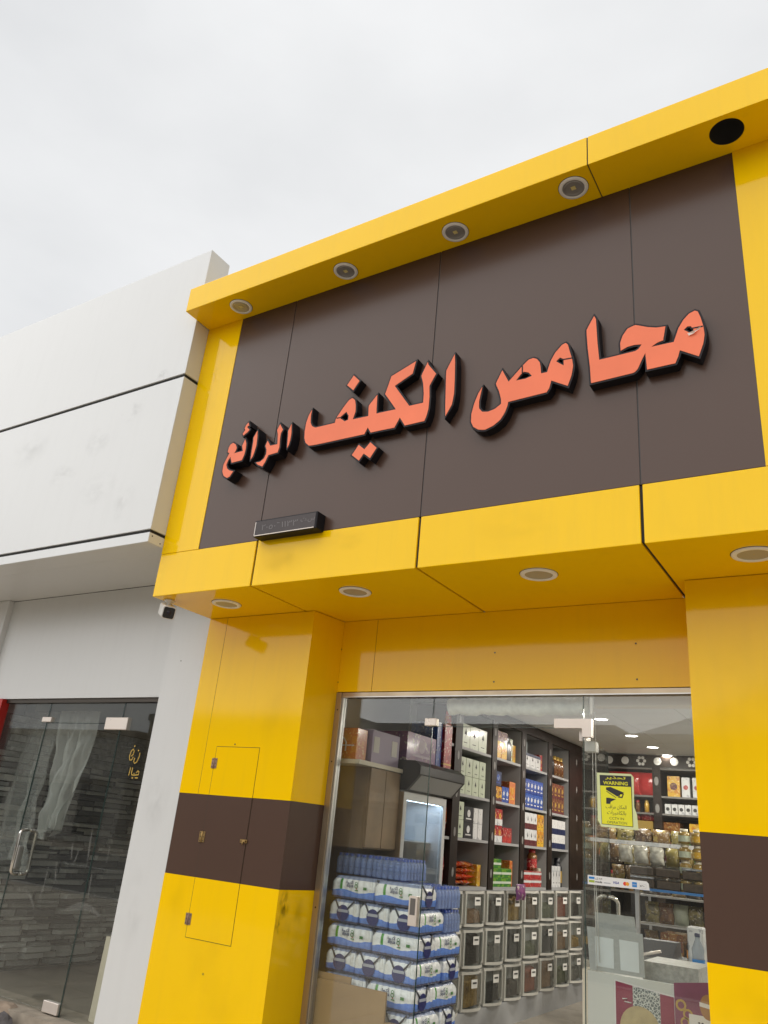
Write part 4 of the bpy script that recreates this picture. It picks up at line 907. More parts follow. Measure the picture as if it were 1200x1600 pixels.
carton('gift_carton', 'tall dark red carton standing right of the purple carton', 'carton', 2.235, 2.057, .13, .36, .25, CRD, x=-3.12, band=(.1, .13, GLD))
carton('gift_carton', 'tall blue carton between the purple and dark red cartons', 'carton', 2.14, 2.057, .085, .36, .25, CBL, x=-3.14)
cb = thing('oak_cabinet', 'pale oak wall cabinet left of the drinks fridge', 'cabinet', (-3.5, 1.4, 1.42))
box('cabinet_body', OAK, cb, -3.88, -3.17, 1.22, 1.635, 1.42, 1.955); box('cabinet_top', CREAM, cb, -3.88, -3.14, 1.04, 1.637, 1.956, 1.985)
for a, b_ in ((1.225, 1.425), (1.432, 1.63)): box('cabinet_door', OAK, cb, -3.169, -3.152, a, b_, 1.43, 1.95)
box('end_panel', OAK, cb, -3.88, -3.12, 1.6375, 1.645, FL, 1.83)
t = carton('gift_carton', 'large lavender carton with two pale squares on the oak cabinet', 'carton', 1.23, 1.9855, .38, .23, .3, mat('lavender_card', (.3, .24, .33), .5, var=.1), x=-3.17)
for yy in (1.25, 1.5): box('printed_square', mat('pale_square', (.5, .46, .42), .5), t, -3.171, -3.168, yy, yy+.075, 2.06, 2.17)
t = thing('gift_carton', 'orange carton with printed arch near the left edge of the window', 'carton', (-3.3, 1.1, 1.9855))
MB().box(-3.42, -3.19, 1.06, 1.19, 1.9862, 2.2, c=.003).build('carton', COR, t)
MB().tube([(-3.33, 1.059, 2.04), (-3.33, 1.059, 2.1), (-3.305, 1.059, 2.13), (-3.28, 1.059, 2.1), (-3.28, 1.059, 2.04)], .006, 6).build('printed_arch', CWH, t)
box('printed_line', CWH, t, -3.39, -3.21, 1.0588, 1.0605, 2.075, 2.083)

# ------------------------------------------------------------------ shrink-wrapped water packs
PLn, PWd, PH = .342, .228, .139
def pack_film_mat():
    m = bpy.data.materials.new('printed_shrink_film'); m.use_nodes = True; t = m.node_tree; k = t.links.new; p = t.nodes['Principled BSDF']
    p.inputs['Roughness'].default_value = .22; p.inputs['Coat Weight'].default_value = .5; p.inputs['Coat Roughness'].default_value = .1
    c = t.nodes.new('ShaderNodeTexCoord'); s = t.nodes.new('ShaderNodeSeparateXYZ'); k(c.outputs['Object'], s.inputs[0])
    def math_(op, a, b=None):
        n = t.nodes.new('ShaderNodeMath'); n.operation = op
        for i, q in enumerate((a, b)):
            if q is None: continue
            if isinstance(q, (int, float)): n.inputs[i].default_value = q
            else: k(q, n.inputs[i])
        return n.outputs[0]
    wv = math_('MULTIPLY', math_('SINE', math_('MULTIPLY', math_('ADD', s.outputs['X'], s.outputs['Y']), 26)), .007)
    blue = math_('LESS_THAN', s.outputs['Z'], math_('ADD', wv, .05))
    green = math_('LESS_THAN', math_('ABSOLUTE', math_('ADD', s.outputs['X'], .093)), .009)
    low = math_('LESS_THAN', s.outputs['Z'], .015); top = math_('GREATER_THAN', s.outputs['Z'], .118)  # shade between stacked layers painted into the foot; shoulder tint darkened too
    def mixc(f, a, b):
        n = t.nodes.new('ShaderNodeMix'); n.data_type = 'RGBA'; k(f, n.inputs['Factor'])
        for i, q in ((6, a), (7, b)):
            if isinstance(q, tuple): n.inputs[i].default_value = (*q, 1)
            else: k(q, n.inputs[i])
        return n.outputs[2]
    col = mixc(green, (.92, .95, .95), (.08, .36, .05)); col = mixc(blue, col, (.16, .31, .82)); col = mixc(low, col, (.09, .1, .2)); col = mixc(top, col, (.34, .41, .6))
    k(col, p.inputs['Base Color'])
    n = t.nodes.new('ShaderNodeTexNoise'); n.inputs['Scale'].default_value = 30; n.inputs['Detail'].default_value = 3; b = t.nodes.new('ShaderNodeBump'); b.inputs['Strength'].default_value = .9; b.inputs['Distance'].default_value = .012
    k(c.outputs['Object'], n.inputs['Vector']); k(n.outputs['Fac'], b.inputs['Height']); k(b.outputs['Normal'], p.inputs['Normal'])
    return m
FILM = pack_film_mat(); WRAP = film('clear_shrink_film', (.7, .76, .85), .16, .08); BLUEB = film('blue_bottle', (.42, .55, .86), .5, .05); CAPM = mat('bottle_cap', (.05, .1, .4), .4)
STRAP = mat('carry_strap', (.07, .075, .09), .4); DISC = mat('printed_blue_disc', (.045, .05, .17), .3); PRN = mat('print_dark', (.05, .07, .16), .5); PGR = mat('print_green', (.08, .25, .07), .5); PRD = mat('print_red', (.5, .05, .05), .5)
def scallop(L_, W_, nx, ny, dep, ins):
    o = []
    def side(p, q, n):
        d = Vector(q)-Vector(p); nn = Vector((d.y, -d.x)).normalized()
        for i in range(n):
            for a in (0, .25, .5, .75):
                u = (i+a)/n; o.append(Vector(p)+d*u+nn*(dep*(math.sin(math.pi*a)-1)))
    x, y = L_/2-ins, W_/2-ins
    side((-x, -y), (x, -y), nx); side((x, -y), (x, y), ny); side((x, y), (-x, y), nx); side((-x, y), (-x, -y), ny)
    return o
def film_mb():
    b = MB(); lv = [(.002, .012, .005), (.01, .002, .008), (.05, 0, .010), (.06, .0025, .008), (.07, 0, .010), (.095, .001, .010), (.112, .007, .013), (.126, .017, .014), (.134, .028, .010)]
    rings = [scallop(PLn-.004, PWd-.004, 7, 5, d, i) for z, i, d in lv]; n = len(rings[0]); vs = []
    for (z, i, d), r in zip(lv, rings): vs += [(p.x, p.y, z) for p in r]
    fs = [(a*n+j, a*n+(j+1) % n, (a+1)*n+(j+1) % n, (a+1)*n+j) for a in range(len(lv)-1) for j in range(n)]
    fs.append(tuple((len(lv)-1)*n+j for j in range(n))); fs.append(tuple(reversed(range(n))))
    return b.add(vs, fs, True)
def make_pack():
    t = thing('water_pack', '', 'water pack'); child_local(film_mb(), 'printed_film', FILM, t)
    for s in (-1, 1):   # print on both long sides
        b = text_mb(arabic('أكوا'), w=.058, h=.026, bold=.02); b.v = [(-.02+v[0]*-s*-1 if s == 1 else -.02+v[0], -PWd/2-.0015, v[2]+.1) for v in b.v]
        if s == 1: b.v = [(-v[0], -v[1], v[2]) for v in b.v]
        f = child_local(b, 'film_print', PRN, t)
        b = text_mb('aqua', w=.055, h=.02, bold=.02); b.v = [(s*-1*(-.02+v[0]) if s == 1 else -.02+v[0], s*(PWd/2+.0015), v[2]+.077) for v in b.v]; child_local(b, 'film_print', PRN, t)
        b = MB(); x0 = .028*-s
        for zc, r in ((.098, .011), (.082, .013)): b.add([(x0+rr*math.cos(q_), s*(PWd/2+.0015), zc+rr*math.sin(q_)) for q_ in [R(a) for a in range(0, 360, 30)] for rr in (r, r*.62)], [(2*i, 2*i+1, (2*i+3) % 24, (2*i+2) % 24) for i in range(12)])
        child_local(b, 'film_logo', PGR, t)
        child_local(MB().box(min(-s*.02, -s*.045), max(-s*.02, -s*.045), s*(PWd/2+.001)-.0005, s*(PWd/2+.001)+.0005, .055, .061), 'film_print', PGR, t)
        child_local(MB().disc((-s*.032, s*(PWd/2+.0018), .067), .004, 8), 'film_print', PRD, t)
        child_local(MB().box(min(-s*.085, -s*.11), max(-s*.085, -s*.11), s*(PWd/2+.001)-.0005, s*(PWd/2+.001)+.0005, .066, .082), 'film_print', PGR, t)
    for s in (-1, 1):   # ends: round clear window with blue label and a carry strap
        x = s*(PLn/2+.002)
        child_local(MB().disc((x, 0, .058), .047, 22, 'x'), 'end_window', DISC, t)
        child_local(MB().box(x-.0006, x+.0006, -.04, .04, .062, .078), 'end_label', mat('end_label_white', (.45, .48, .55), .4), t)
        for k in (-1, 1): child_local(MB().tube([(x+s*.001, k*.035, .085), (x-s*.012, k*.075, .132)], .0055, 6), 'carry_strap', STRAP, t)
    return t
def make_clear_pack():
    t = thing('clear_water_pack', '', 'water pack')
    me = None
    for i in range(7):
        for j in range(5):
            x, y = -PLn/2+.0244*(2*i+1), -PWd/2+.0228*(2*j+1)
            if 0 < i < 6 and 0 < j < 4 and (i+j) % 2: continue
            if me is None:
                ob = child_local(MB().lathe([(.001, .001), (.021, .001), (.0222, .01), (.0205, .05), (.0222, .055), (.0222, .085), (.018, .104), (.0095, .114), (.0095, .12)], 12), 'bottle', BLUEB, t); me = ob.data
            else: ob = bpy.data.objects.new('bottle', me); COL.objects.link(ob); ob.parent = t
            ob.location = (x, y, 0)
            if (i, j) == (0, 0): cp = child_local(MB().lathe([(.0115, .114), (.0115, .13), (.001, .131)], 10), 'cap', CAPM, ob); cme = cp.data
            else: cp = bpy.data.objects.new('cap', cme); COL.objects.link(cp); cp.parent = ob
    fm = film_mb(); child_local(fm, 'shrink_film', WRAP, t)
    return t
pk = make_pack(); ck = make_clear_pack(); used = {'p': 0, 'c': 0}
def place(kind, x, y, z, rot, label):
    src = pk if kind == 'p' else ck
    o = src if not used[kind] else copy_tree(src); used[kind] = 1
    o.location = (x+random.uniform(-.006, .006), y+random.uniform(-.008, .008), z); o.rotation_euler = (0, 0, rot+random.uniform(-.045, .045)); o['label'] = label; o['group'] = 'stack of shrink-wrapped water packs'
SX1, SX0, SY = -2.60, -3.284, 1.06
for l in range(8):
    z = FL+.005+(7-l)*.1395; nm = f'{ORD[l]} layer from the top'; jx = random.uniform(-.008, .008)
    frontlong = l % 2 == 0
    if frontlong:
        for i in range(2): place('p', SX0+PLn*(i+.5)+jx, SY+PWd/2, z, 0, f'printed water pack, {nm}, front side, {["left","right"][i]}')
        for i in range(3):
            if i == 2 or l == 0: place('c' if l == 0 else 'p', SX0+PWd*(i+.5)+jx, SY+PWd+PLn/2+.004, z, R(90), (f'clear-wrapped water pack, {nm}, rear row, {["left","middle","right"][i]}' if l == 0 else f'printed water pack, {nm}, rear right corner'))
    else:
        for i in range(3): place('p', SX0+PWd*(i+.5)+jx, SY+PLn/2, z, R(90), f'water pack end-on with carry strap, {nm}, front side, {["left","middle","right"][i]}')
        place('p' if l > 1 else 'c', SX0+PLn*1.5+jx, SY+PLn+PWd/2+.004, z, 0, f'{"clear-wrapped" if l == 1 else "printed"} water pack, {nm}, rear right corner')
place('c', -3.225, SY+.3, FL+.005+8*.1395, .03, 'clear blue water pack lying on top of the stack, left')
place('c', -2.945, SY+.34, FL+.005+8*.1395, R(92), 'clear blue water pack lying on top of the stack, right')
CARD = mat('brown_cardboard', (.40, .27, .14), .8, var=.1, vscale=6)
cbx = thing('cardboard_box', 'plain brown cardboard standing against the glass before the water packs', 'cardboard', (-3.0, 1.0, FL))
MB().box(-3.28, -2.75, .985, 1.0, FL, .655).build('front_sheet', CARD, cbx); MB().box(-3.29, -3.02, 1.003, 1.015, FL, .69).build('rear_sheet', CARD, cbx)
tag(MB().box(-2.77, -2.66, .99, 1.045, FL, .5, c=.004).build('cardboard_scrap', CARD), 'folded cardboard piece right of the larger cardboard sheet', 'cardboard')

# ------------------------------------------------------------------ white counter behind the right pane
ct = thing('white_counter', 'white front counter with product posters behind the right pane', 'counter', (-1.25, 1.2, FL))
box('front_panel', mat('counter_white', (.6, .61, .57), .4, var=.04), ct, -1.528, PR+.01, .99, 1.02, FL, .955)
box('end_panel', CREAM, ct, -1.556, -1.5285, .988, 1.44, FL, .958)
box('counter_body', WPAINT, ct, -1.528, PR+.01, 1.021, 1.44, FL, .93)
gr = box('granite_edge', mat('speckled_granite', (.36, .36, .33), .35, var=.3, vscale=45), ct, -1.27, -.99, 1.1, 1.42, .931, 1.03)
MAR = mat('poster_maroon', (.24, .02, .06), .3, var=.2, vscale=5)
def mosaic():
    m = bpy.data.materials.new('poster_mosaic'); m.use_nodes = True; t = m.node_tree; p = t.nodes['Principled BSDF']; p.inputs['Roughness'].default_value = .35
    c = t.nodes.new('ShaderNodeTexCoord'); v = t.nodes.new('ShaderNodeTexVoronoi'); v.feature = 'DISTANCE_TO_EDGE'; v.inputs['Scale'].default_value = 75
    r = t.nodes.new('ShaderNodeValToRGB'); r.color_ramp.elements[0].color = (.62, .64, .6, 1); r.color_ramp.elements[0].position = .06; r.color_ramp.elements[1].color = (.12, .15, .15, 1); r.color_ramp.elements[1].position = .12
    t.links.new(c.outputs['Object'], v.inputs['Vector']); t.links.new(v.outputs['Distance'], r.inputs['Fac']); t.links.new(r.outputs['Color'], p.inputs['Base Color']); return m
ps = thing('product_poster', 'maroon poster with white mosaic centre on the white counter', 'poster', (-1.24, .988, .7))
PW = mat('poster_white', (.7, .68, .66), .4)
MB().prism([(-1.386, .60), (-1.386, .934), (-1.085, .905), (-1.085, .60)], .986, .9895).build('paper', PW, ps)
MB().prism([(-1.38, .61), (-1.38, .929), (-1.293, .92), (-1.293, .61)], .9845, .9855).build('maroon_field', MAR, ps)
MB().prism([(-1.292, .61), (-1.292, .919), (-1.158, .907), (-1.158, .61)], .9845, .9855).build('mosaic_field', mosaic(), ps)
MB().prism([(-1.157, .61), (-1.157, .906), (-1.09, .901), (-1.09, .61)], .9845, .9855).build('maroon_field', MAR, ps)
arch = [(-1.2+.075*math.cos(R(a)), .76+.04*math.sin(R(a))) for a in range(0, 181, 15)]
MB().prism([(-1.36, .61)]+[(-1.26+.1*math.cos(R(a)), .735+.1*math.sin(R(a))) for a in range(180, -1, -12)]+[(-1.16, .61)], .983, .984).build('sand_arch', mat('poster_sand', (.45, .36, .18), .4, var=.2, vscale=20), ps)
MB().tube([(-1.345, .982, .855), (-1.32, .982, .86), (-1.335, .982, .845), (-1.30, .982, .843)], .003, 5).build('script_mark', PW, ps)
ps2 = thing('product_poster', 'plum coloured coffee pouch poster beside the right yellow pillar', 'poster', (-1.0, .985, .7))
PLM = mat('poster_plum', (.2, .045, .1), .3, var=.3, vscale=7)
MB().prism([(-1.086, .60), (-1.086, .966), (-.90, .995), (-.86, .99), (-.86, .60)], .978, .9825).build('pouch_print', PLM, ps2)
for k in range(6): MB().add([(-1.04+.018*math.sin(k*2.1)+(.016+.002*k)*f*math.cos(R(a)), .9772, .70+.035*k+(.016+.002*k)*f*math.sin(R(a))) for a in range(0, 360, 30) for f in (1, .6)], [(2*i, 2*i+1, (2*i+3) % 24, (2*i+2) % 24) for i in range(12)]).build('gold_scroll', GLD, ps2)
box('pale_panel', PW, ps2, -1.02, -.87, .976, .9775, .6, .845)
MB().disc((-.925, .9755, .885), .055, 24, 'y', .75).build('coffee_cup', mat('poster_coffee', (.35, .17, .05), .35), ps2)
MB().add([(-.968, .975, .885), (-.882, .975, .875), (-.882, .975, .893), (-.968, .975, .903)], [(0, 1, 2, 3)]).build('cup_foam', PW, ps2)
b = text_mb(arabic('انة'), w=.1, h=.055, bold=.0); b.v = [(v[0]-.94, .9755, v[2]+.79) for v in b.v]; b.build('poster_lettering', INK, ps2)
# printed notices standing on the counter
NOT = film('laminated_notice', (.46, .48, .46), .85, .3); NOT2 = mat('notice_print', (.66, .71, .71), .4, var=.05, vscale=12)
nt1 = thing('paper_notice', 'pale laminated notice leaning on the glass above the counter', 'notice', (-1.38, 1.0, .96))
MB().prism([(-1.534, 1.161), (-1.238, 1.161), (-1.232, .962), (-1.518, .9585)], .999, 1.002).build('sheet', NOT, nt1)
for a in (-1.49, -1.36): MB().prism([(a, 1.12), (a+.1, 1.118), (a+.1, .98), (a+.005, .98)], .9975, .9985).build('text_block', NOT2, nt1)
nt2 = thing('paper_notice', 'smaller pale notice behind the larger one, below the door handle', 'notice', (-1.4, 1.1, 1.1))
MB().prism([(-1.522, 1.229), (-1.306, 1.23), (-1.285, 1.06), (-1.51, 1.05)], 1.099, 1.102).build('sheet', NOT, nt2)
# ------------------------------------------------------------------ stickers on the right pane
YS = YG-.0062
wsn = thing('warning_sticker', 'yellow and black CCTV warning sticker on the right glass pane', 'sticker', (-1.345, YS, 1.657))
SY_ = mat('sticker_yellow', (.86, .84, .02), .4, var=.04); SLM = mat('sticker_border', (.72, .8, .45), .45); SBK = mat('sticker_black', (.02, .02, .025), .45)
MB().prism([(-1.43, 1.668), (-1.45, 1.70), (-1.452, 1.952), (-1.26, 1.952), (-1.245, 1.935), (-1.247, 1.78), (-1.233, 1.74), (-1.228, 1.662)], YS-.0006, YS).build('backing', SLM, wsn)
MB().prism([(-1.436, 1.94), (-1.258, 1.94), (-1.255, 1.676), (-1.428, 1.68)], YS-.0012, YS-.0008).build('border_line', SBK, wsn)
MB().prism([(-1.433, 1.883), (-1.261, 1.883), (-1.258, 1.679), (-1.425, 1.683)], YS-.0018, YS-.0014).build('yellow_field', SY_, wsn)
text(arabic('تحذير'), SY_, wsn, -1.347, YS-.002, 1.926, w=.115, h=.019, bold=.015); text('WARNING', SY_, wsn, -1.347, YS-.002, 1.899, w=.138, h=.019, bold=.02)
MB().prism([(-1.400, 1.874), (-1.375, 1.878), (-1.30, 1.851), (-1.338, 1.829), (-1.400, 1.862)], YS-.0024, YS-.002).build('camera_icon', SBK, wsn)
MB().prism([(-1.398, 1.857), (-1.345, 1.825), (-1.345, 1.821), (-1.398, 1.852)], YS-.0024, YS-.002).build('camera_icon', SBK, wsn)
MB().prism([(-1.335, 1.824), (-1.322, 1.848), (-1.30, 1.846), (-1.31, 1.822)], YS-.0024, YS-.002).build('camera_icon', SBK, wsn)
MB().prism([(-1.326, 1.83), (-1.32, 1.842), (-1.308, 1.841), (-1.314, 1.829)], YS-.0030, YS-.0026).build('camera_icon_lens', SY_, wsn)
MB().prism([(-1.4, 1.82), (-1.385, 1.82), (-1.345, 1.815), (-1.375, 1.8), (-1.378, 1.788), (-1.4, 1.788)], YS-.0024, YS-.002).build('camera_icon_bracket', SBK, wsn)
text(arabic('المكان مراقب'), SBK, wsn, -1.346, YS-.002, 1.772, w=.115, h=.026); text(arabic('بالكاميرات'), SBK, wsn, -1.344, YS-.002, 1.742, w=.105, h=.027)
text('CCTV IN', SBK, wsn, -1.344, YS-.002, 1.714, w=.08, h=.013); text('OPERATION', SBK, wsn, -1.343, YS-.002, 1.693, w=.11, h=.0135)
pst = thing('payment_sticker', 'white payment card logo strip on the right glass pane', 'sticker', (-1.345, YS, 1.37))
MB().prism([(-1.51, 1.37), (-1.51, 1.416), (-1.195, 1.415), (-1.184, 1.405), (-1.18, 1.373)], YS-.0008, YS).build('strip', mat('sticker_white', (.75, .75, .74), .4), pst)
VB = mat('print_blue', (.02, .22, .6), .4); VG = mat('print_lime', (.35, .45, .05), .4); VN = mat('print_navy', (.03, .04, .3), .4); MR = mat('print_red_disc', (.7, .04, .03), .4); MO = mat('print_orange_disc', (.8, .35, .03), .4)
box('logo_bar', VB, pst, -1.503, -1.472, YS-.0014, YS-.001, 1.398, 1.409); box('logo_bar', VG, pst, -1.503, -1.472, YS-.0014, YS-.001, 1.381, 1.392)
text(arabic('مدى'), INK, pst, -1.449, YS-.0014, 1.402, w=.038, h=.012); text('mada', INK, pst, -1.449, YS-.0014, 1.387, w=.038, h=.01, bold=.02)
box('logo_print', mat('print_grey', (.4, .42, .44), .5), pst, -1.422, -1.385, YS-.0014, YS-.001, 1.383, 1.388)
text('VISA', VN, pst, -1.355, YS-.0014, 1.392, w=.032, h=.012, bold=.02, shear=.2)
MB().disc((-1.308, YS-.0014, 1.392), .0095, 18).build('logo_disc', MR, pst); MB().disc((-1.295, YS-.0017, 1.392), .0095, 18).build('logo_disc', MO, pst)
box('logo_square', VB, pst, -1.27, -1.245, YS-.0014, YS-.001, 1.381, 1.405); text('AMEX', PW, pst, -1.2575, YS-.0018, 1.393, w=.02, h=.006)
MB().prism([(-1.232, 1.380), (-1.232, 1.4), (-1.197, 1.4), (-1.197, 1.380)], YS-.0014, YS-.001).build('logo_frame', MATS['print_grey'], pst); MB().prism([(-1.231, 1.381), (-1.231, 1.399), (-1.198, 1.399), (-1.198, 1.381)], YS-.0019, YS-.0016).build('logo_frame_field', MATS['sticker_white'], pst)
MB().disc((-1.224, YS-.0023, 1.39), .0035, 10).build('logo_dot', INK, pst); text('Pay', INK, pst, -1.211, YS-.0023, 1.39, w=.013, h=.008)

# ------------------------------------------------------------------ sweets counter and racks deeper inside
SK = thing('service_counter', 'glass-topped service counter with blue shelf edge behind the right pane', 'counter', (-1.2, 3.4, FL))
box('counter_base', WOODD, SK, -1.95, -.3, 3.2, 3.8, FL, .74); box('counter_top', MARB, SK, -1.97, -.28, 3.15, 3.85, .741, .78)
for x in (-1.9, -.36): box('post', ALU, SK, x, x+.03, 3.3, 3.33, .781, 1.31)
box('glass_shelf', CLEAR, SK, -1.95, -.3, 3.22, 3.75, 1.312, 1.322); box('shelf_edge', mat('blue_edge', (.05, .2, .5), .3), SK, -1.95, -.3, 3.205, 3.2195, 1.308, 1.326)
FOIL = mat('clear_wrapped_tray', (.62, .6, .53), .16, metal=.25, var=.35, vscale=25, bump=1, bscale=22)
for i in range(3): pouch(f'silver wrapped tray on the counter shelf, {ORD[i]} from the left', -2.0+i*.125+.02, 3.35, 1.5, .11, .13, .06, FOIL, 40+i, rz=R(90), group='silver wrapped trays', cat='tray', name='wrapped_tray')
TR = mat('dark_food_tray', (.07, .05, .035), .3, var=.5, vscale=30)
for r in range(2):
    for i in range(6):
        t = thing('food_tray', f'clear lidded food tray, {["lower","upper"][r]} row under the silver trays, {ORD[i]} from the left', 'tray', (-1.83+i*.2, 3.4, 1.325+r*.09), 'lidded trays on the counter shelf')
        MB().box(-1.92+i*.2, -1.74+i*.2, 3.25, 3.5, 1.326+r*.088, 1.39+r*.088, c=.008).build('tray', TR, t); MB().box(-1.922+i*.2, -1.738+i*.2, 3.248, 3.502, 1.391+r*.088, 1.409+r*.088, c=.004).build('lid', SILV if (i+r) % 3 == 0 else CLEAR, t)
for c_ in range(3):
    for r in range(4): jar('spread_jar', f'stacked pale-lidded jar at the right of the counter, {ORD[r]} from the bottom, {["near","middle","far"][c_]} column', 'jar', 3.3, 1.326+r*.115, .045, .11, mat('honey_jar', (.3, .2, .06), .2, var=.3), CREAM, x=-1.5+c_*.1, group='stacked jars on the counter', lab=CYE if c_ else PALE)
for i in range(7):
    t = thing('cake_box', f'dark boxed sweets on the counter top, {ORD[i]} from the left', 'box', (-1.9+i*.19, 3.5, .781), 'boxed sweets on the counter')
    hh = .12+.06*((i*5) % 3); MB().box(-1.92+i*.19, -1.75+i*.19, 3.35, 3.6, .782, .782+hh, c=.006).build('carton', [TR, AMB, WOODD][i % 3], t); MB().box(-1.915+i*.19, -1.755+i*.19, 3.345, 3.6005, .782+hh*.5, .782+hh*.8).build('label', [GLD, CBR, CYE][i % 3], t)
MIX = [printed('mixed_snack_a', (.22, .13, .05), (.4, .3, .1), (.5, .45, .35), scale=26), printed('mixed_snack_b', (.09, .05, .03), (.2, .12, .05), (.45, .4, .32), scale=30), printed('mixed_snack_c', (.3, .25, .08), (.12, .1, .04), (.55, .5, .4), scale=24)]
for r in range(2):
    for k in range(8): pouch(f'small wrapped snack bag {["behind","above"][r]} the silver trays, {ORD[k]} from the left', -2.12+k*.115, 3.62-.05*r, 1.325+r*.16, .105, .15, .07, MIX[(k+r) % 3], 100+k+10*r, rz=R(90), group='snack bags on the counter shelf', name='snack_bag')
for k in range(6): pouch(f'gold snack tray bag on the upper hanging shelf, {ORD[k]} from the left', -2.5+k*.17, 4.6, 1.68, .16, .13, .08, MIX[(k*2) % 3], 130+k, rz=R(90), group='bags on the hanging shelf', name='snack_bag')
hs = thing('hanging_shelf', 'narrow pale shelf of gold snack bags behind the warning sticker', 'shelf', (-1.9, 4.6, 1.66)); box('shelf_board', SHW, hs, -2.65, -1.1, 4.5, 4.72, 1.66, 1.679); box('price_rail', CWH, hs, -2.65, -1.1, 4.49, 4.499, 1.655, 1.69)
for x in (-2.62, -1.14): box('post', ALU, hs, x, x+.02, 4.7, 4.72, FL, 1.659)
for r in range(3):
    for k in range(9):
        x = -2.05+k*.125; y = 4.35+.06*(r % 2); z = [.79, 1.02, 1.25][r]
        pouch(f'dark wrapped sweets bag on the middle rack, {["lowest","middle","top"][r]} row, {ORD[k]} from the left', x, y, z, .12, .17, .08, [MIX[0], MIX[2], TR, AMB, MIX[1], PALE][(k*2+r) % 6], 200+k+20*r, rz=R(90+8*math.sin(k)), group='wrapped bags on the middle rack', name='sweets_bag')
mr = thing('middle_rack', 'low wire rack of wrapped sweets behind the service counter', 'rack', (-1.55, 4.4, FL))
for z in (.785, 1.015, 1.245): box('rack_shelf', ALU, mr, -2.15, -.95, 4.25, 4.47, z-.012, z)
for x in (-2.15, -.97):
    for y in (4.25, 4.45): box('rack_post', ALU, mr, x, x+.02, y+.221 if y > 4.3 else y-.022, y+.24 if y > 4.3 else y-.002, FL, 1.5)
# back wall rack
BK = thing('back_rack', 'dark wood rack with cut-out header on the back wall', 'shelving', (-2.2, 6.5, FL))
for x in (-3.1, -2.45, -1.85, -1.2): 
    u = box('upright', WOODD, BK, x, x+.09, 6.2, 6.85, FL, 2.6)
    for z in (1.5, 1.8, 2.1, 2.4): MB().disc((x+.045, 6.198, z), .05, 14, 'y', .5).build('printed_oval', OVAL, u)
for z in (1.2, 1.55, 1.84, 2.05, 2.24, 2.55):
    for a, b_ in ((-3.01, -2.452), (-2.36, -1.852), (-1.76, -1.202)): box('shelf', mat('rack_shelf', (.16, .15, .14), .5), BK, a, b_, 6.22, 6.84, z-.02, z)
box('back_panel', WOODD, BK, -3.1, -1.1, 6.86, 6.89, FL, 2.62)
hb = box('header_board', WOODD, BK, -3.1, -1.1, 6.19, 6.23, 2.555, 2.69)
CUT = mat('white_cutout', (.7, .68, .65), .5)  # plain white discs laid on the header board as its cut-outs
for k in range(10):
    x = -2.95+k*.19; big = k % 3 != 2
    if big: MB().disc((x, 6.188, 2.622), .045, 16).build('cutout', CUT, hb)
    else:
        for q_ in range(6): MB().disc((x+.04*math.cos(R(60*q_)), 6.188, 2.622+.04*math.sin(R(60*q_))), .019, 10).build('cutout', CUT, hb)
def bcarton(label, x, z, w, h, m, mark=None, group=None):
    t = thing('shelf_carton', label, 'box', (x+w/2, 6.35, z), group); MB().box(x, x+w, 6.27, 6.45, z+.001, z+h, c=.002).build('carton', m, t)
    if mark: MB().disc((x+w/2, 6.2685, z+h*.5), min(w, h)*.3, 14).build('printed_badge', mark, t)
bcarton('yellow and maroon box on the back rack, below the header', -2.30, 2.24, .14, .23, CYE, CBR)
for i in range(2): bcarton(f'tall white box on the back rack, {ORD[i]} right of the yellow box', -2.14+i*.12, 2.24, .09, .22, CWH, CRD)
for i in range(6): bcarton(f'small white box with black dot on the back rack, {ORD[i]} from the left', -2.34+i*.075, 2.05, .068, .11, CWH, INK, 'small white boxes on the back rack')
for i in range(4): bcarton(f'gold sweets carton on the middle shelf of the back rack, {ORD[i]} from the left', -2.98+i*.3, 1.84, .2, .12, [AMB, GLD, AMB, CYE][i], None, 'gold cartons on the back rack')
for i in range(6): bcarton(f'mixed carton low on the back rack, {ORD[i]} from the left', -2.98+i*.27, 1.55, .18, .2, [CYE, PALE, CBR, CGR, CWH, COR][i], INK, 'mixed cartons on the back rack')
for j, (z, hh) in enumerate([(1.2, .2), (1.55, .17), (1.84, .13), (2.05, .14)]):
    for k in range(9):
        x = -1.74+k*.062 if k < 4 else -3.0+(k-4)*.105
        if j == 2 and k >= 4: continue
        if j == 1 and k >= 4: continue
        t = thing('rack_jar', f'small filled jar on the back rack, {["lowest","second","third","fourth"][j]} shelf up, {ORD[k]} in its row', 'jar', (x, 6.32, z), 'jars on the back rack')
        MB().lathe([(.001, .001), (.028, .001), (.028, hh*.7), (.02, hh*.8)], 12, (x+.03, 6.3, z)).build('jar_body', [AMB, CYE, MIX[0], CGR, MIX[2]][(j+k) % 5], t); MB().lathe([(.023, hh*.8), (.023, hh), (.001, hh)], 12, (x+.03, 6.3, z)).build('lid', [CREAM, CRD, GLD][(j*2+k) % 3], t)
for i in range(3): pouch(f'large shiny red pouch on the back rack, {ORD[i]} from the left', -2.88+i*.17, 6.3, 2.24, .22, .26, .1, mat('red_foil', (.45, .03, .03), .2, bump=.8, bscale=22), 60+i, rz=R(90), group='red pouches on the back rack')
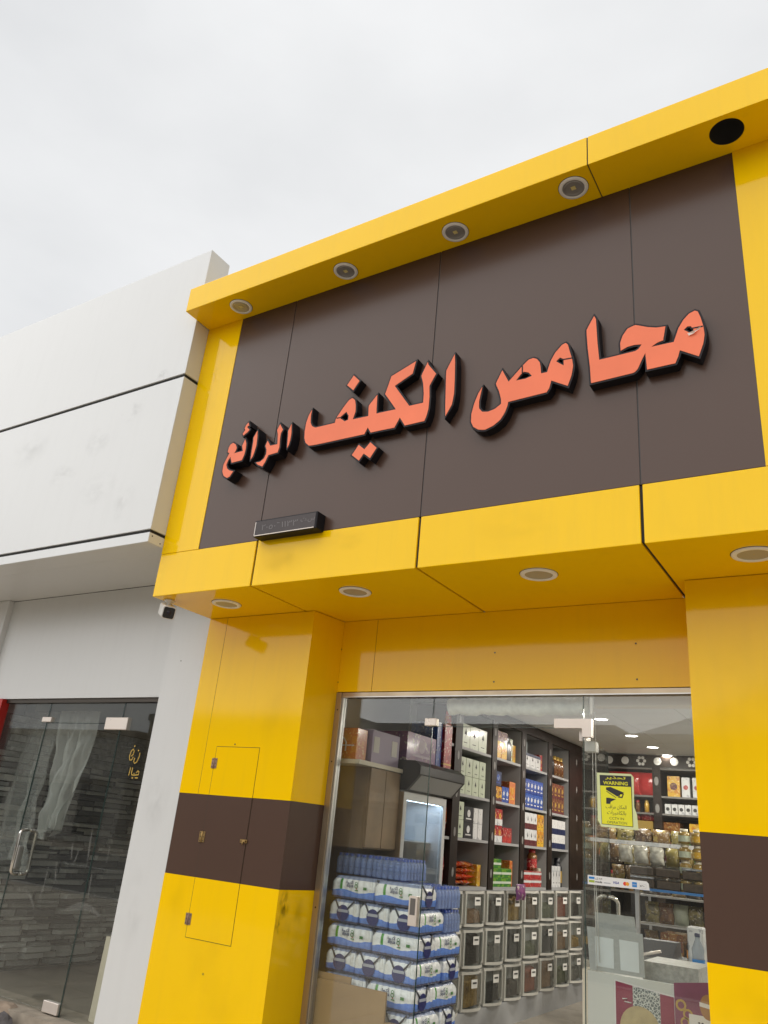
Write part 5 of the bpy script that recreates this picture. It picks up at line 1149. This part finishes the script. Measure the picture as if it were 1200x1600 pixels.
for i in range(3): pouch(f'dull red pouch on the second shelf of the back rack, {ORD[i]} from the left', -2.88+i*.17, 6.3, 1.965, .16, .09, .08, CRD, 70+i, rz=R(90), group='dull red pouches on the back rack')
# things by the till
cr_ = thing('cash_register', 'grey cash register on the counter behind the notices', 'cash register', (-1.3, 1.75, .93))
tb = thing('till_table', 'low white till table behind the front counter', 'table', (-1.1, 1.8, FL)); box('table_top', CWH, tb, -1.5, -.3, 1.5, 2.3, .9, .93); 
for x in (-1.47, -.36):
    for y in (1.53, 2.24): box('leg', ALU, tb, x, x+.03, y, y+.03, FL, .899)
MB().box(-1.47, -1.22, 1.65, 1.95, .931, 1.0, c=.01).build('drawer', SILV, cr_); MB().prism([(1.66, 1.001), (1.9, 1.001), (1.9, 1.08), (1.8, 1.08)], -1.46, -1.25, axis='x').build('keypad', CBK, cr_)
tag(MB().tube([(-1.44, 1.62, 1.0), (-1.3, 1.62, 1.04)], .008, 8).build('steel_tongs', STEEL), 'shiny steel bar lying by the cash register', 'tongs')
tag(pouch_mb(.17, .05, .1, 90).build('tissue_bag', mat('thin_white_plastic', (.6, .6, .57), .35, bump=.6, bscale=20)), 'crumpled white plastic bag on the till table', 'plastic bag')
tg = bpy.data.objects['tissue_bag']; tg.location = (-1.27, 1.6, .931); tg.rotation_euler = (0, 0, R(80))
bt = thing('water_bottle', 'clear water bottle with blue label beside the right pillar', 'bottle', (-1.09, 1.6, .931))
MB().lathe([(.001, 0), (.032, 0), (.034, .02), (.031, .08), (.034, .15), (.013, .2), (.013, .215)], 18, (-1.09, 1.6, .931)).build('bottle_body', film('clear_bottle', (.5, .55, .6), .4), bt); MB().lathe([(.0345, .05), (.0345, .1)], 18, (-1.09, 1.6, .931)).build('bottle_label', VB, bt); MB().lathe([(.015, .212), (.015, .23), (.001, .231)], 12, (-1.09, 1.6, .931)).build('cap', CNV, bt)
tag(MB().box(-1.19, -1.1, 1.8, 1.9, .931, 1.18, c=.008).build('tissue_box', CWH), 'white tissue carton on the till table by the pillar', 'box')
